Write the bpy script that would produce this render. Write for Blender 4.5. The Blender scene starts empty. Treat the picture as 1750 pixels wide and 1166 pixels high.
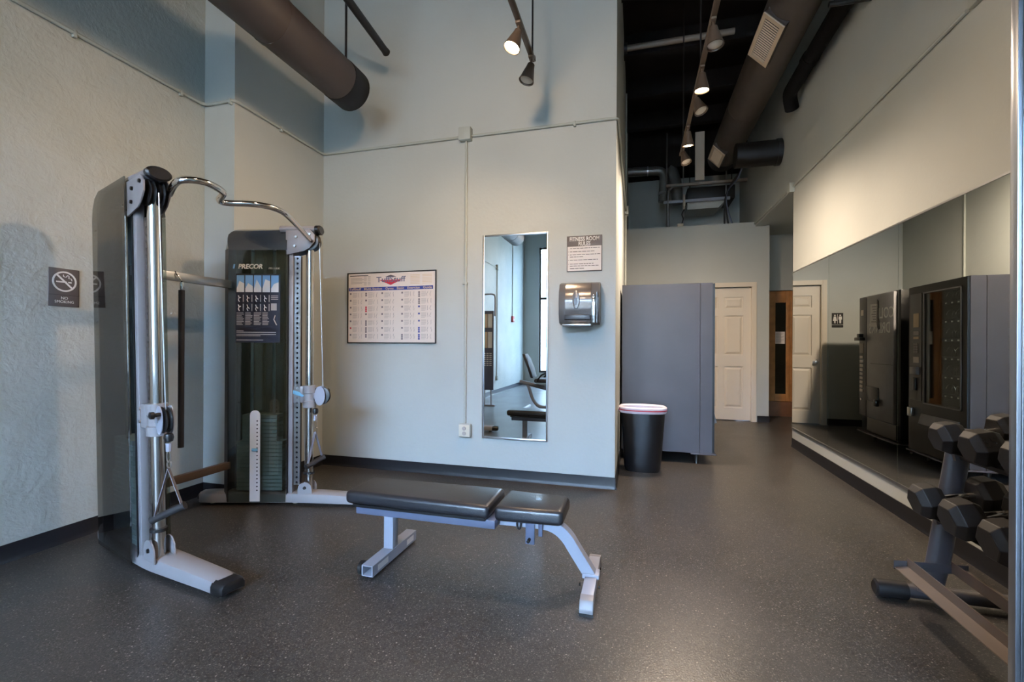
import bpy, bmesh, math, random
from mathutils import Matrix, Vector
random.seed(7)
sc = bpy.context.scene
COL = sc.collection
PI = math.pi

# ------------------------------------------------------------------ camera
cam_d = bpy.data.cameras.new('camera'); cam = bpy.data.objects.new('camera', cam_d); COL.objects.link(cam)
cam_d.sensor_width = 36.0; cam_d.lens = 36.0 * 778 / 1750
cam_d.shift_y = 6 / 1750
cam_d.clip_start = 0.03
YAW = math.radians(15.311)
cam.matrix_world = (Matrix.Translation((0, 0, 1.165)) @ Matrix.Rotation(YAW, 4, 'Z') @
                    Matrix.Rotation(PI / 2, 4, 'X') @ Matrix.Rotation(0.005, 4, 'Z'))
sc.camera = cam

# ------------------------------------------------------------------ world, daylight, exposure
vs = sc.view_settings
vs.view_transform = 'Standard'; vs.look = 'None'; vs.gamma = 1.0; vs.use_curve_mapping = False
vs.exposure = -0.12
world = bpy.data.worlds.new('sky'); sc.world = world; world.use_nodes = True
bg = world.node_tree.nodes['Background']
bg.inputs[0].default_value = (0.42, 0.63, 1.0, 1); bg.inputs[1].default_value = 105.0
sc.cycles.max_bounces = 10; sc.cycles.diffuse_bounces = 6; sc.cycles.glossy_bounces = 6
sc.cycles.transparent_max_bounces = 16; sc.cycles.caustics_reflective = False; sc.cycles.caustics_refractive = False
sc.cycles.sample_clamp_indirect = 6.0
WIN_X0, WIN_X1, WIN_Z0, WIN_Z1, WIN_Y = -2.75, 1.45, 0.35, 4.0, -5.5
pl = bpy.data.lights.new('window_daylight', 'AREA'); pl.shape = 'RECTANGLE'
pl.size = WIN_X1 - WIN_X0; pl.size_y = WIN_Z1 - WIN_Z0; pl.cycles.is_portal = True
po = bpy.data.objects.new('window_daylight', pl); COL.objects.link(po)
po.location = ((WIN_X0 + WIN_X1) / 2, WIN_Y - 0.12, (WIN_Z0 + WIN_Z1) / 2)
po.rotation_euler = (PI / 2, 0, PI)   # -Z of the light points to +Y, into the room
WARM = (1.0, 0.71, 0.46)
SPOT_W = 94.0; PASSAGE_W = 118.0; PASSAGE = (1.0, 0.79, 0.60)

# ------------------------------------------------------------------ materials
def S(r, g, b):
    f = lambda c: (c / 255 / 12.92) if c / 255 <= 0.04045 else ((c / 255 + 0.055) / 1.055) ** 2.4
    return (f(r), f(g), f(b), 1)
M = {}
def mat(name, col, rough=0.5, metal=0.0, spec=0.5, emit=None, estr=0, coat=0, noise=0, nscale=8, bump=0, bscale=60, bdetail=4):
    m = bpy.data.materials.new(name); m.use_nodes = True
    nt = m.node_tree; p = nt.nodes['Principled BSDF']
    p.inputs['Base Color'].default_value = col
    p.inputs['Roughness'].default_value = rough; p.inputs['Metallic'].default_value = metal
    p.inputs['Specular IOR Level'].default_value = spec
    p.inputs['Coat Weight'].default_value = coat
    if emit: p.inputs['Emission Color'].default_value = emit; p.inputs['Emission Strength'].default_value = estr
    tc = None
    if noise or bump:
        tc = nt.nodes.new('ShaderNodeTexCoord')
    if noise:
        n = nt.nodes.new('ShaderNodeTexNoise'); n.inputs['Scale'].default_value = nscale; n.inputs['Detail'].default_value = 6
        nt.links.new(tc.outputs['Object'], n.inputs['Vector'])
        mr = nt.nodes.new('ShaderNodeMapRange'); mr.inputs[1].default_value = 0.3; mr.inputs[2].default_value = 0.7
        mr.inputs[3].default_value = 1 - noise; mr.inputs[4].default_value = 1 + noise
        nt.links.new(n.outputs['Fac'], mr.inputs[0])
        mx = nt.nodes.new('ShaderNodeVectorMath'); mx.operation = 'SCALE'
        mx.inputs[0].default_value = col[:3]
        nt.links.new(mr.outputs[0], mx.inputs['Scale']); nt.links.new(mx.outputs[0], p.inputs['Base Color'])
    if bump:
        n2 = nt.nodes.new('ShaderNodeTexNoise'); n2.inputs['Scale'].default_value = bscale; n2.inputs['Detail'].default_value = bdetail
        nt.links.new(tc.outputs['Object'], n2.inputs['Vector'])
        bp = nt.nodes.new('ShaderNodeBump'); bp.inputs['Strength'].default_value = 1.0; bp.inputs['Distance'].default_value = bump
        nt.links.new(n2.outputs['Fac'], bp.inputs['Height']); nt.links.new(bp.outputs[0], p.inputs['Normal'])
    M[name] = m
    return m

mat('wall', S(186, 190, 186), 0.55, noise=0.035, nscale=1.6, bump=0.0012, bscale=35)
mat('wall_warm', S(186, 188, 182), 0.6, noise=0.03, nscale=1.5, bump=0.0008, bscale=40)
def plaster():
    m = mat('plaster', S(184, 190, 182), 0.5)
    nt = m.node_tree; p = nt.nodes['Principled BSDF']
    tc = nt.nodes.new('ShaderNodeTexCoord')
    a = nt.nodes.new('ShaderNodeTexNoise'); a.inputs['Scale'].default_value = 9; a.inputs['Detail'].default_value = 8; a.inputs['Roughness'].default_value = 0.6
    a.inputs['Distortion'].default_value = 0.6
    b = nt.nodes.new('ShaderNodeTexMusgrave') if hasattr(bpy.types, 'ShaderNodeTexMusgrave') else nt.nodes.new('ShaderNodeTexNoise')
    b.inputs['Scale'].default_value = 45; b.inputs['Detail'].default_value = 3
    for n in (a, b): nt.links.new(tc.outputs['Object'], n.inputs['Vector'])
    ad = nt.nodes.new('ShaderNodeMath'); ad.operation = 'MULTIPLY_ADD'; ad.inputs[1].default_value = 0.35
    nt.links.new(b.outputs[0], ad.inputs[0]); nt.links.new(a.outputs['Fac'], ad.inputs[2])
    bp = nt.nodes.new('ShaderNodeBump'); bp.inputs['Strength'].default_value = 1; bp.inputs['Distance'].default_value = 0.009
    nt.links.new(ad.outputs[0], bp.inputs['Height']); nt.links.new(bp.outputs[0], p.inputs['Normal'])
    c = nt.nodes.new('ShaderNodeTexNoise'); c.inputs['Scale'].default_value = 1.3; c.inputs['Detail'].default_value = 6
    nt.links.new(tc.outputs['Object'], c.inputs['Vector'])
    r = nt.nodes.new('ShaderNodeValToRGB'); r.color_ramp.elements[0].position = 0.35; r.color_ramp.elements[1].position = 0.68
    r.color_ramp.elements[0].color = S(176, 182, 178); r.color_ramp.elements[1].color = S(194, 197, 191)
    nt.links.new(c.outputs['Fac'], r.inputs[0]); nt.links.new(r.outputs[0], p.inputs['Base Color'])
plaster()
def rubber_floor():
    m = mat('rubber_floor', S(66, 63, 60), 0.42, spec=1.0)
    nt = m.node_tree; p = nt.nodes['Principled BSDF']
    tc = nt.nodes.new('ShaderNodeTexCoord')
    prev = None
    base = nt.nodes.new('ShaderNodeTexNoise'); base.inputs['Scale'].default_value = 2.2; base.inputs['Detail'].default_value = 7
    nt.links.new(tc.outputs['Object'], base.inputs['Vector'])
    br = nt.nodes.new('ShaderNodeValToRGB'); br.color_ramp.elements[0].position = 0.3; br.color_ramp.elements[1].position = 0.75
    br.color_ramp.elements[0].color = S(50, 48, 46); br.color_ramp.elements[1].color = S(65, 61, 58)
    nt.links.new(base.outputs['Fac'], br.inputs[0])
    prev = br.outputs[0]
    for scale, thr, prob, col in ((120, 0.38, 0.22, S(108, 103, 96)), (210, 0.42, 0.36, S(96, 91, 86)), (85, 0.28, 0.06, S(150, 143, 133)), (150, 0.5, 0.3, S(36, 34, 33))):
        v = nt.nodes.new('ShaderNodeTexVoronoi'); v.inputs['Scale'].default_value = scale
        nt.links.new(tc.outputs['Object'], v.inputs['Vector'])
        lt = nt.nodes.new('ShaderNodeMath'); lt.operation = 'LESS_THAN'; lt.inputs[1].default_value = thr
        nt.links.new(v.outputs['Distance'], lt.inputs[0])
        sx = nt.nodes.new('ShaderNodeSeparateColor'); nt.links.new(v.outputs['Color'], sx.inputs[0])
        l2 = nt.nodes.new('ShaderNodeMath'); l2.operation = 'LESS_THAN'; l2.inputs[1].default_value = prob
        nt.links.new(sx.outputs[0], l2.inputs[0])
        mu = nt.nodes.new('ShaderNodeMath'); mu.operation = 'MULTIPLY'
        nt.links.new(lt.outputs[0], mu.inputs[0]); nt.links.new(l2.outputs[0], mu.inputs[1])
        mx = nt.nodes.new('ShaderNodeMix'); mx.data_type = 'RGBA'
        nt.links.new(mu.outputs[0], mx.inputs[0]); nt.links.new(prev, mx.inputs[6]); mx.inputs[7].default_value = col
        prev = mx.outputs[2]
    nt.links.new(prev, p.inputs['Base Color'])
    rn = nt.nodes.new('ShaderNodeMapRange'); rn.inputs[1].default_value = 0.3; rn.inputs[2].default_value = 0.7
    rn.inputs[3].default_value = 0.29; rn.inputs[4].default_value = 0.36
    nt.links.new(base.outputs['Fac'], rn.inputs[0]); nt.links.new(rn.outputs[0], p.inputs['Roughness'])
    n2 = nt.nodes.new('ShaderNodeTexNoise'); n2.inputs['Scale'].default_value = 180
    nt.links.new(tc.outputs['Object'], n2.inputs['Vector'])
    bp = nt.nodes.new('ShaderNodeBump'); bp.inputs['Strength'].default_value = 0.6; bp.inputs['Distance'].default_value = 0.0012
    nt.links.new(n2.outputs['Fac'], bp.inputs['Height']); nt.links.new(bp.outputs[0], p.inputs['Normal'])
rubber_floor()
def glassy(name, tint, f0=0.04, rough=0.0):
    """thin pane: tinted transparency with a two-sided Schlick reflection"""
    m = bpy.data.materials.new(name); m.use_nodes = True; nt = m.node_tree; nt.nodes.clear()
    N = lambda t, op=None: (lambda n: (setattr(n, 'operation', op) if op else None, n)[1])(nt.nodes.new(t))
    o = N('ShaderNodeOutputMaterial'); mx = N('ShaderNodeMixShader')
    t = N('ShaderNodeBsdfTransparent'); t.inputs[0].default_value = tint
    g = N('ShaderNodeBsdfGlossy'); g.inputs['Roughness'].default_value = rough; g.inputs[0].default_value = (1, 1, 1, 1)
    ge = N('ShaderNodeNewGeometry'); dt = N('ShaderNodeVectorMath', 'DOT_PRODUCT'); ab = N('ShaderNodeMath', 'ABSOLUTE')
    su = N('ShaderNodeMath', 'SUBTRACT'); su.inputs[0].default_value = 1.0
    pw = N('ShaderNodeMath', 'POWER'); pw.inputs[1].default_value = 5.0
    ma = N('ShaderNodeMath', 'MULTIPLY_ADD'); ma.inputs[1].default_value = 1 - f0; ma.inputs[2].default_value = f0
    L = nt.links.new
    L(ge.outputs['Normal'], dt.inputs[0]); L(ge.outputs['Incoming'], dt.inputs[1]); L(dt.outputs['Value'], ab.inputs[0])
    L(ab.outputs[0], su.inputs[1]); L(su.outputs[0], pw.inputs[0]); L(pw.outputs[0], ma.inputs[0]); L(ma.outputs[0], mx.inputs[0])
    L(t.outputs[0], mx.inputs[1]); L(g.outputs[0], mx.inputs[2]); L(mx.outputs[0], o.inputs[0]); M[name] = m
glassy('glass', (0.96, 0.98, 0.97, 1), 0.04)
glassy('smoked', (0.66, 0.71, 0.69, 1), 0.05)
glassy('smoked_dark', (0.45, 0.48, 0.48, 1), 0.12, 0.02)
mat('mirror', (0.86, 0.90, 0.88, 1), 0.0, 1.0)
mat('black_ceiling', S(15, 11, 9), 0.9, spec=0.2, noise=0.2, nscale=5)
mat('black_metal', S(22, 21, 21), 0.45, spec=0.4)
mat('black_plastic', S(20, 20, 22), 0.35)
mat('black_rubber', S(28, 27, 28), 0.5)
mat('baseboard', S(26, 26, 30), 0.4)
mat('brown_duct', S(62, 52, 45), 0.5, noise=0.15, nscale=4)
mat('dark_duct', S(17, 15, 14), 0.55, spec=0.25, noise=0.15, nscale=4)
mat('grey_duct', S(112, 110, 106), 0.4, 0.5)
mat('conduit', S(178, 182, 174), 0.5)
mat('frame_white', S(144, 141, 143), 0.38, noise=0.02)
mat('frame_silver', S(160, 164, 176), 0.35, noise=0.03)
mat('frame_bluegrey', S(96, 102, 122), 0.4)
mat('chrome', (0.78, 0.77, 0.76, 1), 0.13, 1.0)
mat('steel', (0.55, 0.55, 0.55, 1), 0.3, 1.0)
mat('aluminium', (0.72, 0.74, 0.77, 1), 0.28, 1.0)
mat('door_alu', (0.50, 0.52, 0.56, 1), 0.32, 1.0)
mat('vinyl', S(38, 38, 42), 0.32, spec=0.6, coat=0.15, bump=0.0008, bscale=160)
mat('iron', S(32, 29, 27), 0.5, noise=0.1, nscale=20, bump=0.0002, bscale=250)
mat('rack_paint', S(84, 80, 82), 0.4)
mat('rack_rail', S(112, 100, 92), 0.42)
mat('vend_side', S(80, 77, 83), 0.42, noise=0.08, nscale=3)
mat('vend_black', S(18, 18, 19), 0.3)
mat('vend_front', S(142, 140, 143), 0.4, noise=0.10, nscale=6)
mat('vend_column', S(92, 90, 92), 0.4)
mat('door_paint', S(226, 218, 205), 0.42)
mat('trim_paint', S(224, 214, 198), 0.42)
mat('cedar', S(176, 120, 66), 0.5, noise=0.22, nscale=9)
mat('cedar_dark', S(110, 70, 40), 0.6, noise=0.2, nscale=9)
mat('paper', S(232, 226, 222), 0.7)
mat('paper_cream', S(226, 214, 204), 0.5)
mat('print_grey', S(176, 166, 160), 0.6)
mat('print_dark', S(78, 70, 72), 0.6)
mat('print_steel', S(104, 104, 124), 0.5)
mat('print_chip', S(122, 112, 116), 0.6)
mat('print_blue', S(46, 62, 140), 0.5)
mat('print_red', S(190, 36, 60), 0.5)
mat('print_tan', S(214, 190, 158), 0.6)
mat('print_white', S(232, 230, 228), 0.5)
mat('sky_blue', S(128, 176, 222), 0.45)
mat('placard', S(38, 38, 50), 0.35)
mat('sign_brown', S(88, 80, 78), 0.5)
mat('sign_black', S(26, 25, 25), 0.5)
mat('cream', S(214, 206, 188), 0.55)
mat('grille', S(206, 186, 160), 0.5)
mat('bronze', S(92, 76, 62), 0.42, 0.3)
mat('lamp_off', S(206, 196, 180), 0.3)
mat('lamp_on', (1, 0.8, 0.55, 1), 0.5, emit=(1.0, 0.78, 0.5, 1), estr=45)
mat('bag', S(224, 214, 222), 0.45)
mat('bag_tie', S(196, 70, 84), 0.5)
mat('trash_plastic', S(17, 17, 19), 0.3)
mat('towel_body', S(122, 120, 120), 0.25, 0.5)
mat('towel_smoke', S(92, 86, 82), 0.18, 0.3, coat=0.3)
mat('towel_dark', S(44, 43, 44), 0.3)
mat('pulley', S(24, 24, 25), 0.35)
mat('weight', S(158, 170, 168), 0.5)
mat('strap', S(120, 116, 122), 0.7)
mat('foam', S(34, 32, 34), 0.75)
mat('lever_blue', S(120, 180, 214), 0.4)
mat('red_box', S(150, 36, 34), 0.4)
mat('yellow', S(220, 206, 90), 0.5)
mat('frosted', S(158, 166, 172), 0.3)
mat('kick_panel', S(120, 124, 132), 0.35, 0.4)
mat('window_frame', S(30, 30, 33), 0.4)
mat('pavement', S(150, 146, 138), 0.85, noise=0.1)
mat('far_stucco', S(186, 170, 150), 0.8, noise=0.08)
mat('bark', S(70, 60, 52), 0.9)
mat('cable_black', S(20, 19, 19), 0.6)
mat('hose', S(6, 5, 5), 0.8, spec=0.15, bump=0.004, bscale=30)
mat('seat_grey', S(70, 70, 76), 0.6)
mat('board_grey', S(92, 96, 112), 0.4)
mat('pipe_paint', S(120, 106, 92), 0.5)
mat('pvc', S(200, 186, 168), 0.4)

# ------------------------------------------------------------------ mesh helpers
def frame(o, x, y):
    x = Vector(x).normalized(); y = Vector(y).normalized(); z = x.cross(y)
    m = Matrix.Identity(4)
    for i in range(3):
        m[i][0], m[i][1], m[i][2], m[i][3] = x[i], y[i], z[i], o[i]
    return m
FACE_Y = lambda x, y, z: frame((x, y, z), (1, 0, 0), (0, 0, 1))      # plate facing -Y
FACE_X = lambda x, y, z: frame((x, y, z), (0, 1, 0), (0, 0, 1))      # plate facing +X

class MB:
    def __init__(self): self.v = []; self.f = []; self.mi = []; self.cur = 0
    def add(self, vs, fs, T=None):
        n = len(self.v)
        self.v += [tuple(T @ Vector(p)) if T else tuple(p) for p in vs]
        self.f += [tuple(n + i for i in f) for f in fs]; self.mi += [self.cur] * len(fs)
        return self
    def use(self, i): self.cur = i; return self
    def box(self, x0, x1, y0, y1, z0, z1, T=None):
        vs = [(x, y, z) for x in (x0, x1) for y in (y0, y1) for z in (z0, z1)]
        return self.add(vs, [(0, 1, 3, 2), (4, 6, 7, 5), (0, 4, 5, 1), (2, 3, 7, 6), (0, 2, 6, 4), (1, 5, 7, 3)], T)
    def quad(self, x0, x1, y0, y1, z=0, T=None):
        return self.add([(x0, y0, z), (x1, y0, z), (x1, y1, z), (x0, y1, z)], [(0, 1, 2, 3)], T)
    def prism(self, poly, z0, z1, T=None):
        n = len(poly)
        vs = [(p[0], p[1], z0) for p in poly] + [(p[0], p[1], z1) for p in poly]
        fs = [tuple(range(n - 1, -1, -1)), tuple(range(n, 2 * n))] + [(i, (i + 1) % n, n + (i + 1) % n, n + i) for i in range(n)]
        return self.add(vs, fs, T)
    def rings(self, rings, caps=True, T=None):
        n = len(rings[0]); vs = [p for r in rings for p in r]; fs = []
        for k in range(len(rings) - 1):
            for i in range(n):
                j = (i + 1) % n
                fs.append((k * n + i, k * n + j, (k + 1) * n + j, (k + 1) * n + i))
        if caps:
            fs.append(tuple(range(n - 1, -1, -1))); b = (len(rings) - 1) * n; fs.append(tuple(b + i for i in range(n)))
        return self.add(vs, fs, T)
    def tube(self, path, r, n=12, caps=True, closed=False, T=None):
        P = [Vector(p) for p in path]; m = len(P); rs = r if isinstance(r, (list, tuple)) else [r] * m
        up = None; rings = []
        for i in range(m):
            if closed: t = P[(i + 1) % m] - P[i - 1]
            else: t = P[min(i + 1, m - 1)] - P[max(i - 1, 0)]
            t.normalize()
            if up is None:
                up = Vector((0, 0, 1)) if abs(t.z) < 0.9 else Vector((1, 0, 0))
            up = (up - t * up.dot(t)).normalized(); s = t.cross(up)
            rings.append([tuple(P[i] + (up * math.cos(a) + s * math.sin(a)) * rs[i]) for a in [2 * PI * k / n for k in range(n)]])
        if closed: rings.append(rings[0]); caps = False
        return self.rings(rings, caps, T)
    def cyl(self, p0, p1, r, r1=None, n=16, T=None):
        return self.tube([p0, p1], [r, r if r1 is None else r1], n, True, False, T)
    def lathe(self, prof, n=20, T=None):       # profile of (radius, z) about local z
        return self.rings([[(r * math.cos(2 * PI * k / n), r * math.sin(2 * PI * k / n), z) for k in range(n)] for r, z in prof], True, T)
    def sweep(self, path, w, h, T=None):       # path in (x,z); rectangle w along y, h across the path
        P = [Vector((p[0], p[1])) for p in path]; rings = []
        for i in range(len(P)):
            t = (P[min(i + 1, len(P) - 1)] - P[max(i - 1, 0)]).normalized(); nn = Vector((-t.y, t.x))
            a = P[i] + nn * h / 2; b = P[i] - nn * h / 2
            rings.append([(a.x, -w / 2, a.y), (a.x, w / 2, a.y), (b.x, w / 2, b.y), (b.x, -w / 2, b.y)])
        return self.rings(rings, True, T)
    def build(self, name, mats, parent=None, bevel=0, seg=2, smooth=True, xf=None, angle=35):
        if not isinstance(mats, (list, tuple)): mats = [mats]
        vs = [xf(p) for p in self.v] if xf else self.v
        off = (0, 0, 0)
        if parent is None and vs:
            xs, ys, zs = zip(*vs); off = ((min(xs) + max(xs)) / 2, (min(ys) + max(ys)) / 2, min(zs))
            vs = [(p[0] - off[0], p[1] - off[1], p[2] - off[2]) for p in vs]
        elif parent is not None and parent.get('_w'):
            o = parent['_w']; vs = [(p[0] - o[0], p[1] - o[1], p[2] - o[2]) for p in vs]
        me = bpy.data.meshes.new(name); me.from_pydata(vs, [], self.f)
        for m_ in mats: me.materials.append(M[m_])
        me.polygons.foreach_set('material_index', self.mi)
        bm = bmesh.new(); bm.from_mesh(me)
        bmesh.ops.recalc_face_normals(bm, faces=bm.faces)
        if bevel:
            es = [e for e in bm.edges if len(e.link_faces) == 2 and e.calc_face_angle(0) > 0.5]
            bmesh.ops.bevel(bm, geom=es, offset=bevel, segments=seg, affect='EDGES', profile=0.5, clamp_overlap=True)
        if smooth:
            for f in bm.faces: f.smooth = True
            for e in bm.edges:
                if len(e.link_faces) == 2 and e.calc_face_angle(0) > math.radians(angle): e.smooth = False
        bm.to_mesh(me); bm.free()
        o = bpy.data.objects.new(name, me); COL.objects.link(o)
        if parent is not None:
            o.parent = parent
            if parent.get('_w'): o['_w'] = parent['_w']
        else: o.location = off
        return o

def thing(name, label, cat, loc=(0, 0, 0), rot=None, group=None, world=True):
    """an Empty at the base of a thing; with world=True its parts are given in world coordinates"""
    o = bpy.data.objects.new(name, None); COL.objects.link(o); o.location = loc; o.empty_display_size = 0.1
    if rot: o.rotation_euler = rot
    o['label'] = label; o['category'] = cat
    if group: o['group'] = group
    if world: o['_w'] = list(loc)
    return o
def tag(o, label, cat, group=None):
    o['label'] = label; o['category'] = cat
    if group: o['group'] = group
    return o
def struct(o, label=None):
    o['kind'] = 'structure'
    if label: o['label'] = label
    return o
def copy_tree(o, parent=None):
    c = o.copy(); COL.objects.link(c)
    if parent is not None: c.parent = parent
    for ch in list(o.children): copy_tree(ch, c)
    return c
def text(s, size, m, parent, T, name='lettering', depth=0.0008, shear=0.0, sx=1.0, bold=0.0, align='CENTER'):
    cu = bpy.data.curves.new('t', 'FONT'); cu.body = s; cu.size = size; cu.align_x = align; cu.align_y = 'CENTER'
    cu.shear = shear; cu.extrude = depth; cu.offset = bold; cu.resolution_u = 3
    ob = bpy.data.objects.new('t', cu); COL.objects.link(ob)
    me = bpy.data.meshes.new_from_object(ob.evaluated_get(bpy.context.evaluated_depsgraph_get()))
    bpy.data.objects.remove(ob); bpy.data.curves.remove(cu)
    me.transform(T @ Matrix.Diagonal((sx, 1, 1, 1)))
    if parent is not None and parent.get('_w'): me.transform(Matrix.Translation(-Vector(parent['_w'])))
    me.name = name; me.materials.clear(); me.materials.append(M[m])
    o = bpy.data.objects.new(name, me); COL.objects.link(o); o.parent = parent
    return o
def fillet(path, r, k=5):
    P = [Vector(p) for p in path]; out = [tuple(P[0])]
    for i in range(1, len(P) - 1):
        a = (P[i - 1] - P[i]); b = (P[i + 1] - P[i]); rr = min(r, a.length * 0.49, b.length * 0.49)
        p0 = P[i] + a.normalized() * rr; p1 = P[i] + b.normalized() * rr
        for j in range(k + 1):
            t = j / k; out.append(tuple(p0 * (1 - t) ** 2 + P[i] * 2 * t * (1 - t) + p1 * t * t))
    out.append(tuple(P[-1])); return out
def smooth_path(path, k=6):
    P = [Vector(p) for p in path]; P = [P[0]] + P + [P[-1]]; out = []
    for i in range(1, len(P) - 2):
        for j in range(k):
            t = j / k; a, b, c, d = P[i - 1:i + 3]
            out.append(tuple(0.5 * ((2 * b) + (c - a) * t + (2 * a - 5 * b + 4 * c - d) * t * t + (3 * b - a - 3 * c + d) * t ** 3)))
    out.append(tuple(P[-2])); return out

# ================================================================== THE ROOM
LX, RX, BY, SX, FY, CZ = -3.21, 1.745, 3.76, -0.165, 7.70, 4.9
struct(MB().box(-3.5, 3.8, -5.75, 9.1, -0.12, 0).build('floor', 'rubber_floor', smooth=False))
ceiling = struct(MB().box(-3.5, 1.95, -5.75, 9.1, CZ, CZ + 0.1).build('ceiling', 'black_ceiling', smooth=False))
ceiling['_w'] = list(ceiling.location)
jm = None
for k in range(15):
    y = -5.1 + k * 0.98
    m = MB().box(LX, RX, y - 0.02, y + 0.02, CZ - 0.24, CZ).box(LX, RX, y - 0.05, y + 0.05, CZ - 0.26, CZ - 0.24)
    m.build('joist', 'black_ceiling', ceiling, smooth=False)
struct(MB().box(LX - 0.15, LX, -5.65, 2.75, 0, CZ).build('wall_left', 'plaster', smooth=False))
struct(MB().box(LX - 0.15, -2.925, 2.75, 3.92, 0, CZ).build('wall_left_step', 'wall', smooth=False))
struct(MB().box(-2.925, SX, BY, BY + 0.16, 0, CZ).build('wall_back', 'wall', smooth=False))
struct(MB().box(SX - 0.15, SX, BY + 0.16, 8.98, 0, CZ).build('wall_return', 'wall', smooth=False))
DX0, DX1, DZ = 0.84, 1.70, 2.07
struct(MB().box(SX, DX0, FY, FY + 0.14, 0, 3.06).box(DX1, 1.94, FY, FY + 0.14, 0, 3.06).box(DX0, DX1, FY, FY + 0.14, DZ, 3.06)
       .box(1.80, 1.94, FY + 0.14, 8.40, 0, 3.06).box(SX, 1.94, FY + 0.14, 8.84, 2.98, 3.06).build('wall_far', 'wall', smooth=False))
struct(MB().box(SX, RX, 8.25, 8.84, 4.22, CZ).build('ceiling_dark_box', 'black_ceiling', smooth=False))  # black box added to keep the top of the upper far wall dark
struct(MB().box(SX, RX, 8.84, 8.98, 0, CZ).build('wall_far_upper', 'wall', smooth=False))
struct(MB().box(RX, RX + 0.13, -5.65, 5.95, 0, CZ).box(RX, RX + 0.13, 5.95, 8.98, 3.0, CZ).build('wall_right', 'wall_warm', smooth=False))
# side hall behind the right wall, with the sauna
struct(MB().box(RX + 0.13, 3.6, 5.80, 8.55, 3.0, 3.06).box(RX, RX + 0.13, 5.96, 8.55, 2.99, 2.999).build('ceiling_hall', 'wall', smooth=False))
SA0, SA1 = 2.08, 2.47
struct(MB().box(1.80, SA0, 8.40, 8.52, 0, 3.0).box(SA1, 3.6, 8.40, 8.52, 0, 3.0).box(SA0, SA1, 8.40, 8.52, 2.08, 3.0).build('wall_hall_end', 'wall', smooth=False))
struct(MB().box(3.5, 3.62, 5.80, 8.40, 0, 3.0).build('wall_hall_right', 'wall', smooth=False))
struct(MB().box(RX + 0.13, 3.5, 5.80, 5.94, 0, 3.0).build('wall_hall_near', 'wall', smooth=False))
# window wall behind
struct(MB().box(LX, WIN_X0, WIN_Y - 0.15, WIN_Y, 0, CZ).box(WIN_X1, RX, WIN_Y - 0.15, WIN_Y, 0, CZ)
       .box(WIN_X0, WIN_X1, WIN_Y - 0.15, WIN_Y, 0, WIN_Z0).box(WIN_X0, WIN_X1, WIN_Y - 0.15, WIN_Y, WIN_Z1, CZ).build('wall_window', 'wall', smooth=False))
ww = (WIN_X1 - WIN_X0) / 3
for k in range(3):
    a = WIN_X0 + k * ww; b = a + ww; y0, y1 = WIN_Y - 0.10, WIN_Y - 0.04
    m = MB().box(a, a + 0.045, y0, y1, WIN_Z0, WIN_Z1).box(b - 0.045, b, y0, y1, WIN_Z0, WIN_Z1)
    for z in (WIN_Z0, 2.48, WIN_Z1 - 0.06): m.box(a + 0.045, b - 0.045, y0, y1, z, z + 0.06)
    w = struct(m.build('window_%d' % (k + 1), 'window_frame', smooth=False)); w['_w'] = list(w.location)
    for z0, z1 in ((WIN_Z0 + 0.06, 2.48), (2.54, WIN_Z1 - 0.06)):
        MB().box(a + 0.045, b - 0.045, y0 + 0.025, y0 + 0.031, z0, z1).build('pane', 'glass', w, smooth=False)

def baseboard(side, segs, h=0.095):
    """segs: list of ((x0,y0),(x1,y1),(nx,ny)) - a cove base along each wall run, nx,ny pointing into the room"""
    m = MB()
    for (x0, y0), (x1, y1), (nx, ny) in segs:
        prof = [(0, 0), (0.016, 0), (0.010, 0.012), (0.006, 0.03), (0.006, h), (0, h)]
        r0 = [(x0 + nx * p[0], y0 + ny * p[0], p[1]) for p in prof]; r1 = [(x1 + nx * p[0], y1 + ny * p[0], p[1]) for p in prof]
        m.rings([r0, r1])
    return struct(m.build('baseboard_' + side, 'baseboard'))
baseboard('left', [((LX, -5.5), (LX, 2.75), (1, 0)), ((LX, 2.75), (-2.925, 2.75), (0, -1)), ((-2.925, 2.75), (-2.925, BY), (1, 0))])
baseboard('back', [((-2.925, BY), (SX, BY), (0, -1)), ((SX, BY - 0.006), (SX, FY), (1, 0))])
baseboard('far', [((SX, FY), (DX0 - 0.08, FY), (0, -1)), ((DX1 + 0.08, FY), (1.94, FY), (0, -1)), ((1.94, FY), (1.94, 8.40), (1, 0))])
baseboard('right', [((RX, 5.95), (RX, -5.5), (-1, 0)), ((RX + 0.13, 5.95), (RX, 5.95), (0, 1))], 0.10)

# door in the far wall: six panels, casing, knob
dd = FY + 0.012
d1 = MB()
cols = [(DX0 + 0.115, DX0 + 0.385), (DX1 - 0.385, DX1 - 0.115)]
rows = [(0.20, 0.84), (1.02, 1.63), (1.74, 1.92)]
y0 = FY + 0.035
d1.box(DX0 + 0.003, DX1 - 0.003, y0 + 0.018, y0 + 0.045, 0.012, DZ - 0.004)
xs = [DX0 + 0.003, cols[0][0], cols[0][1], cols[1][0], cols[1][1], DX1 - 0.003]
for i in (0, 2, 4): d1.box(xs[i], xs[i + 1], y0, y0 + 0.018, 0.012, DZ - 0.004)
zz = [0.012, rows[0][0], rows[0][1], rows[1][0], rows[1][1], rows[2][0], rows[2][1], DZ - 0.004]
for c0, c1 in cols:
    for i in (0, 2, 4, 6): d1.box(c0, c1, y0, y0 + 0.018, zz[i], zz[i + 1])
door = struct(d1.build('door_1', 'door_paint', smooth=False), 'cream six-panel door in the far wall'); door['_w'] = list(door.location)
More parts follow.
